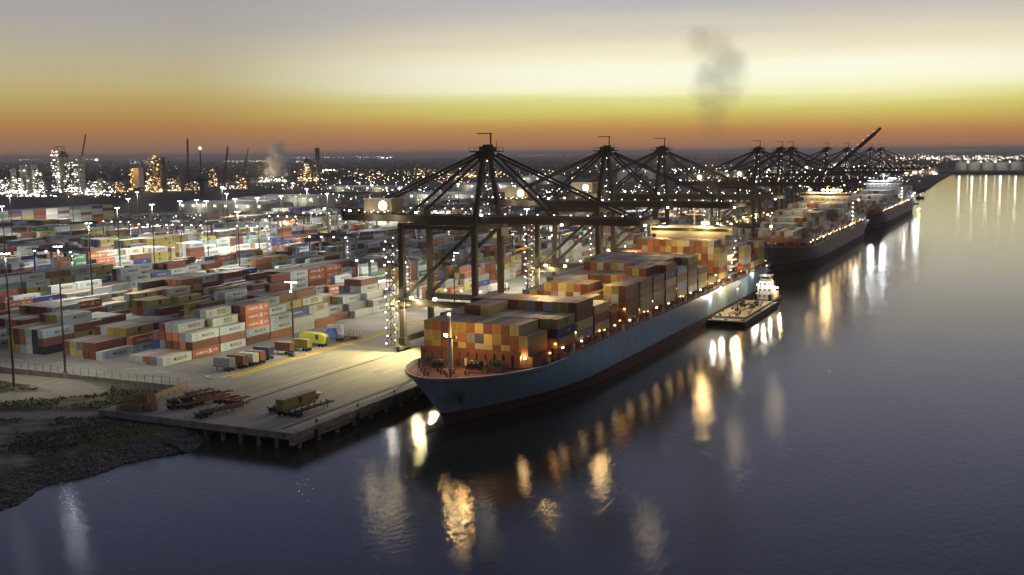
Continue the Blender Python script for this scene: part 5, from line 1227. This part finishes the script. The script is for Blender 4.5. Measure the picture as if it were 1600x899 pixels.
for px, w_, h_ in ((560, 40, 8), (600, 50, 6), (650, 50, 12), (690, 60, 12), (735, 40, 9), (780, 50, 8), (850, 60, 6)): plant(px, 278, w_, h_, 'gold-lit low plant on the far plain, behind %s' % {560: 'the car lot', 600: 'the first crane house', 650: 'the first back stays', 690: 'the middle of the first back stays', 735: 'the first crane apex', 780: 'the right of the first apex', 850: 'the second crane back stays'}[px], 1, [(0, h_ + 6, 2)], 1.6, 0)
# dark water tower in front of the refinery
p, u = wpx(316, 306); wt = thing('water_tower', 'dark unlit water tower in front of the refinery lights', 'water tower', (p[0], p[1], 2)); DKM = mat('dark_tower_paint', (.09, .10, .11), .7)
f = MB(); f.tube((0, 0, 0), (0, 0, 22 * u), 4.5 * u, DKM, 14, 3.5 * u); f.build('pedestal', wt); f = MB(); f.ball((0, 0, 27 * u), 9.5 * u, DKM, 16, .62); f.build('tank', wt)
# flare stack, tall lattice cranes
p, u = wpx(315, 290); fl = thing('flare_stack', 'slim flare stack with a glowing white flame on the horizon', 'flare stack', (p[0], p[1], 2))
f = MB(); f.tube((0, 0, 0), (0, 0, 55 * u), .9 * u, STEEL, 8); f.build('stack', fl); f = MB(); f.ball((0, 0, 57.5 * u), 1.9 * u, emis('flame', (1, .72, .35), 9), 10, 1.2); f.build('flame', fl)
for px, py, tx, ty, w_, lb in ((120, 292, 134, 210, .8, 'tall leaning lattice crane by the tallest refinery tower'), (294, 290, 293, 217, 1.1, 'upright lattice mast left of the flare stack'), (349, 290, 356, 229, 1.1, 'dark leaning lattice crane right of the flare stack'), (378, 290, 388, 231, .5, 'faint thin leaning crane right of the dark leaning one'), (153, 300, 152, 250, .7, 'white upright pole right of the white-lit towers')):
    p, u = wpx(px, py); d0 = PROJ(p)[2]; q1 = AT(tx, ty, p[1]) - p
    r = thing('lattice_crane', lb, 'construction crane', (p[0], p[1], 2)); f = MB(); ww = w_ * u
    for s in (-1, 1):
        for t2 in (-1, 1): f.bar((s * ww, t2 * ww, 0), (q1[0] + s * ww * .5, q1[1] + t2 * ww * .5, q1[2]), ww * .55, ww * .55, STEEL if px != 153 else GALV)
    for k in range(14):
        a_ = k / 14; b2 = (k + 1) / 14; s = 1 if k % 2 else -1; f.bar((q1[0] * a_ - s * ww, -ww, q1[2] * a_), (q1[0] * b2 + s * ww, -ww, q1[2] * b2), ww * .4, ww * .4, STEEL if px != 153 else GALV)
    f.build('jib', r); f = MB(); f.box((0, 0, 2), (6 * u, 4 * u, 4), STEEL); f.build('base', r)
    if px == 153: lamps_part(r, [(q1[0], -2, q1[2])], LW, 3, 'lamp')
# round storage tanks
def tank(px, py, rpx, hpx, label, lit=True):
    p, u = wpx(px, py); r = thing('storage_tank', label, 'storage tank', (p[0], p[1] + rpx * u, 2), 0, 'round storage tanks'); f = MB(); f.tube((0, 0, 0), (0, 0, hpx * u), rpx * u, TANKM, 28, cap=False); f.build('shell', r)
    f = MB(); f.tube((0, 0, hpx * u), (0, 0, hpx * u + rpx * u * .12), rpx * u, ROOF, 28, .3); f.tube((0, 0, hpx * u - .3), (0, 0, hpx * u + .2), rpx * u * 1.01, TANKM, 28); f.build('roof', r)
    f = MB(); f.box((rpx * u * .98, -1.5, hpx * u / 2), (1.5, 1.5, hpx * u), GALV); f.build('stair', r); lamps_part(r, [(rpx * u, -2, hpx * u + 2)], LW, u * 1.6, 'lamp')
    if lit: light((p[0] - rpx * u * .2, p[1] - 30 * max(1, u / 2), 2 + hpx * u * 1.2), 7000 * max(1, u * u / 2), WHITE, 2)
for px, rr, lb in ((1502, 9, 'leftmost pale tank on the far shore'), (1522, 9, 'second pale tank from the left on the far shore'), (1544, 9.5, 'third pale tank on the far shore'), (1566, 10, 'fourth pale tank, over the bright lamp reflections'), (1590, 11, 'pale tank at the right picture edge')): tank(px, 266.5, rr, 12.5, lb)
tank(973, 285, 13, 15, 'large pale tank behind the left legs of the second crane'); tank(1018, 280, 8, 12, 'gold-lit tank between the second and third crane apexes'); tank(1153, 285, 7, 17, 'pale tank low over the quay, left of the fourth crane'); tank(1190, 282, 9, 15, 'pale tank behind the fourth crane'); tank(1125, 284, 8, 15, 'pale tank right of the smoke foot')
# far shore of the river: bank, dark shed, boats
f = MB(); BANK = mat('dark_bank', (.05, .05, .035), .95)
a_, b_ = G(1455, 271.5, 0), G(1640, 272.5, 0); f.bar((a_[0], a_[1] + 60, 2.4), (b_[0], b_[1] + 60, 2.4), 120, 5, BANK); struct(f.build('river_bank'))
a_, b_ = G(1290, 300, 0), G(1446, 288, 0); f = MB(); f.add([(QX - 2, 1327, .4), (a_[0] - 30, a_[1], .4), (-140, 1990, .4), (-170, 3470, .4), (-260, 3470, 5), (-260, 1330, 5)], [(0, 1, 2, 3, 4, 5)], BANK); 
p, u = wpx(1440, 273); sh = thing('dark_warehouse', 'dark curved-roof shed with gold lamps at the far river bend', 'warehouse', (p[0], p[1], 2)); f = MB(); n_ = 12; w2, dd = 44 * u / 2 * 1.0, 30 * u
vs = [(w2 * math.cos(pi * k / (n_ - 1)), yy, 5 * u + 8 * u * math.sin(pi * k / (n_ - 1)) ** .6) for yy in (0, dd) for k in range(n_)]; f.add(vs, [tuple(range(n_)), tuple(range(2 * n_ - 1, n_ - 1, -1))] + [(k, k + n_, k + n_ + 1, k + 1) for k in range(n_ - 1)], PIPE); f.build('roof', sh)
f = MB(); f.box((0, dd / 2, 2.5 * u), (2 * w2, dd * .98, 5 * u), PIPE); f.build('wall', sh); lamps_part(sh, [(R.uniform(-1, 1) * w2, -6, R.uniform(1, 5) * u) for _ in range(22)], LG, u * 1.2); light((p[0], p[1] - 50, 30), 60000, GOLD, 2)
for px, py, Lx, Hx, lb in ((1444, 298, 26, 5, 'dark barge with a pointed bow at the end of the quay'), (1443, 310, 13, 4.6, 'small dark square work boat off the third ship stern'), (1434, 318.5, 12, 1.8, 'low small boat nearest the third ship stern')):
    p, u = wpx(px - Lx * .35, py, .1); L2, B2_, h2 = Lx * u * 1.0, 8 * u / 2 + 4, Hx * u * .55; r = thing('work_boat', lb, 'boat', (p[0], p[1], 0), -.42)
    f = MB(); vs = []
    for z, k in ((-.5, .86), (h2, 1)): vs += [(-L2 / 2 * k, -B2_ / 2 * k, z), (L2 * .3 * k, -B2_ / 2 * k, z), (L2 / 2 * k, 0, z + (.6 if z > 0 else 0)), (L2 * .3 * k, B2_ / 2 * k, z), (-L2 / 2 * k, B2_ / 2 * k, z)]
    f.add(vs, [(4, 3, 2, 1, 0), (5, 6, 7, 8, 9)] + [(i, (i + 1) % 5, (i + 1) % 5 + 5, i + 5) for i in range(5)], BK); f.build('hull', r)
    f = MB(); f.box((-L2 * .28, 0, h2 + 1.2), (L2 * .2, B2_ * .6, 2.4), CREAM if Hx < 5 else STEEL); f.build('cabin', r)
# ------------------------------------------------------------------ lamps scattered over the far plain
clusters = [  # px0, px1, py0, py1, number, size in photo px, material
    (20, 65, 247.6, 249.2, 26, 1.5, LW), (130, 156, 248, 249.5, 12, 1.2, LW), (0, 90, 250, 265, 16, 1.0, LWs), (140, 400, 249, 275, 60, .9, LWs), (170, 236, 247, 248.4, 12, .9, LGs), (200, 232, 250, 257, 22, 1.1, LWs), (270, 300, 246.6, 247.8, 24, 1.1, LWs),
    (350, 426, 250.5, 253, 70, 1.2, LGs), (445, 475, 245, 247.5, 16, 1.3, LW), (455, 475, 252, 254, 14, 1.2, LWs), (480, 600, 243.5, 247, 44, 1.2, LW), (503, 523, 265, 267, 22, 1.7, LW), (520, 700, 263.5, 268, 30, 1.0, LGs), (590, 612, 246, 248, 16, 1.8, LW),
    (600, 800, 241.5, 246, 60, 1.1, LGs), (800, 930, 240.5, 244, 40, 1.1, LWs), (440, 640, 268, 296, 70, 1.2, LG), (520, 760, 270, 288, 70, 1.2, LG), (640, 760, 272, 284, 30, 1.3, LA), (530, 700, 275, 300, 40, 1.2, LW), (700, 900, 262, 284, 50, 1.1, LW), (760, 900, 262, 282, 24, 1.1, LA),
    (900, 1130, 256, 272, 60, 1.1, LW), (1040, 1110, 262, 270, 26, 1.5, LW), (1100, 1230, 258, 276, 40, 1.3, LW), (1360, 1440, 240, 262, 60, 1.2, LA), (1380, 1480, 240, 262, 60, 1.2, LG), (1400, 1470, 246, 250, 30, 1.6, LW), (1440, 1600, 243, 250, 120, 1.3, LW), (1440, 1600, 244, 252, 60, 1.2, LG), (1480, 1600, 244, 256, 50, 1.1, LW),
    (1470, 1530, 233.2, 234.6, 40, 1.4, LGs), (1440, 1600, 233, 235, 40, 1.0, LGs), (1500, 1600, 259, 262, 12, 1.4, LW), (1380, 1450, 262, 285, 40, 1.2, LG), (1250, 1420, 262, 292, 60, 1.3, LW), (1250, 1420, 262, 292, 30, 1.2, LA), (0, 200, 296, 308, 60, 1.1, LW), (170, 320, 285, 302, 40, 1.2, LA), (400, 560, 285, 296, 24, 1.0, LG),
    (400, 560, 303, 315, 40, 1.3, LW), (560, 760, 296, 320, 60, 1.3, LW), (760, 1000, 286, 312, 90, 1.3, LW), (930, 1180, 284, 322, 110, 1.3, LW), (820, 1160, 296, 330, 70, 1.2, LGs), (190, 330, 336, 346, 20, 1.3, LW), (330, 560, 330, 360, 26, 1.4, LW), (1180, 1320, 280, 300, 40, 1.4, LW)]
LPS = []
for a0, a1, b0, b1, n_, sz, m in clusters:
    for _ in range(n_):
        px, py = R.uniform(a0, a1), R.uniform(b0, b1); zt = R.uniform(6, 14)
        py2 = py; hz_y = 247.9 - .0097 * px
        py2 = max(py2, hz_y + 2.0 + .8 * R.random()); z_ = zt if py2 - hz_y > 2.5 else 5
        if py2 > 284 and px > 330: z_ = R.uniform(8, 26)
        p = G(px, py2, z_); u = PROJ(p)[2] / F; LPS.append((tuple(p), sz * u * R.uniform(.22, .7), m))
LPS.sort(key=lambda t: -t[1] / PROJ(t[0])[2])
mlamp = {}
LNM = {LW.name: 'white', LWs.name: 'dim white', LG.name: 'warm white', LGs.name: 'dim warm', LA.name: 'amber'}
for i, (p, s, m) in enumerate(LPS[:240]):
    key = (m.name)
    if key not in mlamp: b_ = MB(); b_.ball((0, 0, 0), .62, m, 8); b_.tube((0, 0, -3), (0, 0, -.5), .06, STEEL, 4); mlamp[key] = b_.mesh('distant_lamp')
    o = bpy.data.objects.new('distant_lamp', mlamp[key]); COL.objects.link(o); o.location = p; o.scale = (s, s, s)
    tag(o, 'tiny %s lamp glowing on the dark plain beyond the yard' % LNM[m.name], 'lamp', 'lamps glowing on the far plain')
f = MB()
for p, s, m in LPS[240:]: f.box(p, (s, s, s), m)
f.build('distant_lamps', kind='stuff')
# far woodland: low crowns scattered over the plain
WD_ = mat('far_woodland', (.035, .042, .028), .95, noise=(.02, .6, (.02, .024, .018)), spec=.1); f = MB()
for _ in range(7000):
    py = 242 + 40 * R.random() ** 2.2; px = R.uniform(-60, 1660)
    hz_y = 247.9 - .0097 * px; yy = hz_y + 1.2 + 38 * R.random() ** 2
    if px > 1420 and yy > 262: continue
    if yy > 284: continue
    p = G(px, yy, 2); s = R.uniform(5, 9) * (1 + PROJ(p)[2] / 9000); h_ = R.uniform(7, 13)
    f.ball((p[0], p[1], 2 + h_ * .4), s, WD_, 6, h_ / s * .6)
f.build('far_woodland', kind='stuff')

# ------------------------------------------------------------------ smoke and steam
def plume(name, label, base, height, r0_, r1_, lean, dens, col, seed, gap=0.0):
    """a bent column of smoke: the domain is a closed tube, the density fades towards its skin"""
    f = MB(); n_ = 14; m_ = 12; vs = []
    for i in range(m_):
        t_ = i / (m_ - 1); rr = (r0_ + (r1_ - r0_) * t_) * 1.25; vs += [(lean * t_ * t_ + rr * math.cos(2 * pi * k / n_), rr * math.sin(2 * pi * k / n_), height * t_) for k in range(n_)]
    f.add(vs, [(i * n_ + k, i * n_ + (k + 1) % n_, (i + 1) * n_ + (k + 1) % n_, (i + 1) * n_ + k) for i in range(m_ - 1) for k in range(n_)] + [tuple(range(n_ - 1, -1, -1)), tuple(range((m_ - 1) * n_, m_ * n_))], None if False else STEEL)
    me = f.mesh(name); me.materials.clear()
    m = bpy.data.materials.new(name); m.use_nodes = True; t = m.node_tree; t.nodes.clear()
    out = N(t, 'ShaderNodeOutputMaterial'); v = N(t, 'ShaderNodeVolumePrincipled'); t.links.new(v.outputs[0], out.inputs['Volume']); v.inputs['Color'].default_value = (*col, 1); v.inputs['Anisotropy'].default_value = .2
    tc = N(t, 'ShaderNodeTexCoord'); sp = N(t, 'ShaderNodeSeparateXYZ'); t.links.new(tc.outputs['Object'], sp.inputs[0])
    def M(op, a, b=None, c=None, clamp=False):
        n = N(t, 'ShaderNodeMath', operation=op); n.use_clamp = clamp
        for i, x in enumerate((a, b, c)):
            if x is None: continue
            if hasattr(x, 'is_output'): t.links.new(x, n.inputs[i])
            else: n.inputs[i].default_value = x
        return n.outputs[0]
    tt = M('DIVIDE', sp.outputs[2], height); rad = M('MULTIPLY_ADD', tt, r1_ - r0_, r0_)
    dx = M('SUBTRACT', sp.outputs[0], M('MULTIPLY', M('MULTIPLY', tt, tt), lean)); d2 = M('SQRT', M('ADD', M('MULTIPLY', dx, dx), M('MULTIPLY', sp.outputs[1], sp.outputs[1])))
    edge = M('SUBTRACT', 1.0, M('DIVIDE', d2, rad), clamp=True)
    nz = N(t, 'ShaderNodeTexNoise'); nz.inputs['Scale'].default_value = 2.6 / (r0_ + r1_) * 2; nz.inputs['Detail'].default_value = 3; nz.inputs['Roughness'].default_value = .6
    mp = N(t, 'ShaderNodeMapping'); mp.inputs['Location'].default_value = (seed, seed, seed); mp.inputs['Scale'].default_value = (1, 1, .75); t.links.new(tc.outputs['Object'], mp.inputs[0]); t.links.new(mp.outputs[0], nz.inputs[0])
    wv = M('MULTIPLY_ADD', nz.outputs[0], 4.6, -2.45); bodyd = M('ADD', wv, M('MULTIPLY', edge, 1.3), clamp=True)
    ends = M('MULTIPLY', M('MULTIPLY', tt, 8.0, clamp=True), M('MULTIPLY', M('SUBTRACT', 1.0, tt), 3.5, clamp=True))
    prof = ramp(t, [(0, (.8, .8, .8, 1)), (.3, (.55, .55, .55, 1)), (.48, (gap, gap, gap, 1)), (.62, (.8, .8, .8, 1)), (1, (1, 1, 1, 1))]) if gap else None
    dd_ = M('MULTIPLY', M('MULTIPLY', bodyd, ends), dens)
    dd_ = M('MULTIPLY', dd_, M('MULTIPLY', edge, 2.5, clamp=True))
    if prof: t.links.new(tt, prof.inputs[0]); dd_ = M('MULTIPLY', dd_, prof.outputs[0])
    t.links.new(dd_, v.inputs['Density']); me.materials.append(m); o = bpy.data.objects.new(name, me); COL.objects.link(o); o.location = base; tag(o, label, 'smoke'); return o
def puffs(name, label, base, balls, dens, col):
    """a smoke plume made of soft puffs: (x, z, radius) in the plume's own frame; one closed volume, density from the puffs"""
    f = MB(); n_ = 14; rs = [(0, 4), (20, 7), (36, 11), (48, 19), (84, 22), (92, 14)]; vs = []
    for z, rr in rs: vs += [(2 + rr * math.cos(2 * pi * k / n_), rr * math.sin(2 * pi * k / n_), z) for k in range(n_)]
    f.add(vs, [(i * n_ + k, i * n_ + (k + 1) % n_, (i + 1) * n_ + (k + 1) % n_, (i + 1) * n_ + k) for i in range(len(rs) - 1) for k in range(n_)] + [tuple(range(n_ - 1, -1, -1)), tuple(range((len(rs) - 1) * n_, len(rs) * n_))], STEEL)
    me = f.mesh(name); me.materials.clear(); m = bpy.data.materials.new(name); m.use_nodes = True; t = m.node_tree; t.nodes.clear()
    out = N(t, 'ShaderNodeOutputMaterial'); v = N(t, 'ShaderNodeVolumePrincipled'); t.links.new(v.outputs[0], out.inputs['Volume']); v.inputs['Color'].default_value = (*col, 1); v.inputs['Anisotropy'].default_value = .5
    tc = N(t, 'ShaderNodeTexCoord'); nz = N(t, 'ShaderNodeTexNoise'); nz.inputs['Scale'].default_value = .13; nz.inputs['Detail'].default_value = 7; t.links.new(tc.outputs['Object'], nz.inputs[0])
    wob = N(t, 'ShaderNodeVectorMath', operation='MULTIPLY_ADD'); t.links.new(nz.outputs['Color'], wob.inputs[0]); wob.inputs[1].default_value = (14, 14, 14); t.links.new(tc.outputs['Object'], wob.inputs[2])
    acc = None
    for x, z, r_, w in balls:
        d = N(t, 'ShaderNodeVectorMath', operation='DISTANCE'); t.links.new(wob.outputs[0], d.inputs[0]); d.inputs[1].default_value = (x + 7, 7, z + 7)
        a = N(t, 'ShaderNodeMapRange', interpolation_type='SMOOTHSTEP'); a.inputs[1].default_value = r_; a.inputs[2].default_value = r_ * .25; a.inputs[3].default_value = 0; a.inputs[4].default_value = w; t.links.new(d.outputs['Value'], a.inputs[0])
        if acc is None: acc = a.outputs[0]
        else: b = N(t, 'ShaderNodeMath', operation='MAXIMUM'); t.links.new(acc, b.inputs[0]); t.links.new(a.outputs[0], b.inputs[1]); acc = b.outputs[0]
    k = N(t, 'ShaderNodeMath', operation='MULTIPLY', i_1=dens); t.links.new(acc, k.inputs[0]); t.links.new(k.outputs[0], v.inputs['Density'])
    me.materials.append(m); o = bpy.data.objects.new(name, me); COL.objects.link(o); o.location = base; o.rotation_euler = (0, 0, AZ); tag(o, label, 'smoke'); return o
p = AT(1108, 345, 474); puffs('smoke_plume', 'tall brownish smoke plume rising from the blue ship funnel', tuple(p), [(-4, 78, 10, .9), (3, 75, 11, .9), (7, 67, 13, 1), (1, 63, 13, 1), (5, 57, 12, .9), (-1, 54, 11, .85), (2, 48, 10.5, .8), (1, 42, 10, .6), (2, 35, 9, .42), (0, 28, 8.5, .36), (1, 21, 7.5, .4), (0, 14, 6.5, .45), (0, 7, 5.5, .55), (0, 2, 5, .6)], .034, (1, .88, .56))
p, u = wpx(432, 282); q2 = AT(440, 228, p[1]); plume('steam_plume', 'wide white steam cloud rising from the cooling tower bank', (p[0], p[1], 8), 60 * u, 26 * u, 14 * u, 8 * u, .10, (.98, .96, .92), 9.7)
light((p[0], p[1] - 60, 30), 330000, WARM, 2)
for i, (xa, ya2, za, xb, yb) in enumerate(((-131, 226, 13.3, QX - 1, 206), (-133, 227.5, 13.3, QX - 1, 223.5), (-136, 231, 13.2, QX - 1, 258.5), (-140, 515, 12.4, QX - 1, 540))):
    f = MB(); pp = [Vector((xa + (xb - xa) * t_, ya2 + (yb - ya2) * t_, za + (HQ + .6 - za) * t_ - 2.2 * math.sin(pi * t_) * .6)) for t_ in np.linspace(0, 1, 9)]
    for a, b in zip(pp[:-1], pp[1:]): f.tube(a, b, .09, WHITEP, 6)
    tag(f.build('mooring_line'), ['mooring line from the bow of the blue ship to the farthest forward bollard', 'mooring line from the bow of the blue ship running almost straight across', 'mooring line leading aft from the bow of the blue ship', 'mooring line from the stern of the blue ship'][i], 'mooring line', 'mooring lines of the blue ship')
hz = MB(); hz.box((0, 47000, 49), (260000, 125000 - 2 * 0, 104), STEEL); ho = hz.build('haze'); ho['kind'] = 'stuff'
hm = bpy.data.materials.new('haze'); hm.use_nodes = True; t = hm.node_tree; t.nodes.clear(); out = N(t, 'ShaderNodeOutputMaterial'); v = N(t, 'ShaderNodeVolumePrincipled'); t.links.new(v.outputs[0], out.inputs['Volume'])
v.inputs['Density'].default_value = HAZE; v.inputs['Color'].default_value = (.95, .84, .70, 1); v.inputs['Anisotropy'].default_value = .3
ho.data.materials.clear(); ho.data.materials.append(hm)
print('objects', len(bpy.data.objects), 'lights', sum(o.type == 'LIGHT' for o in bpy.data.objects))
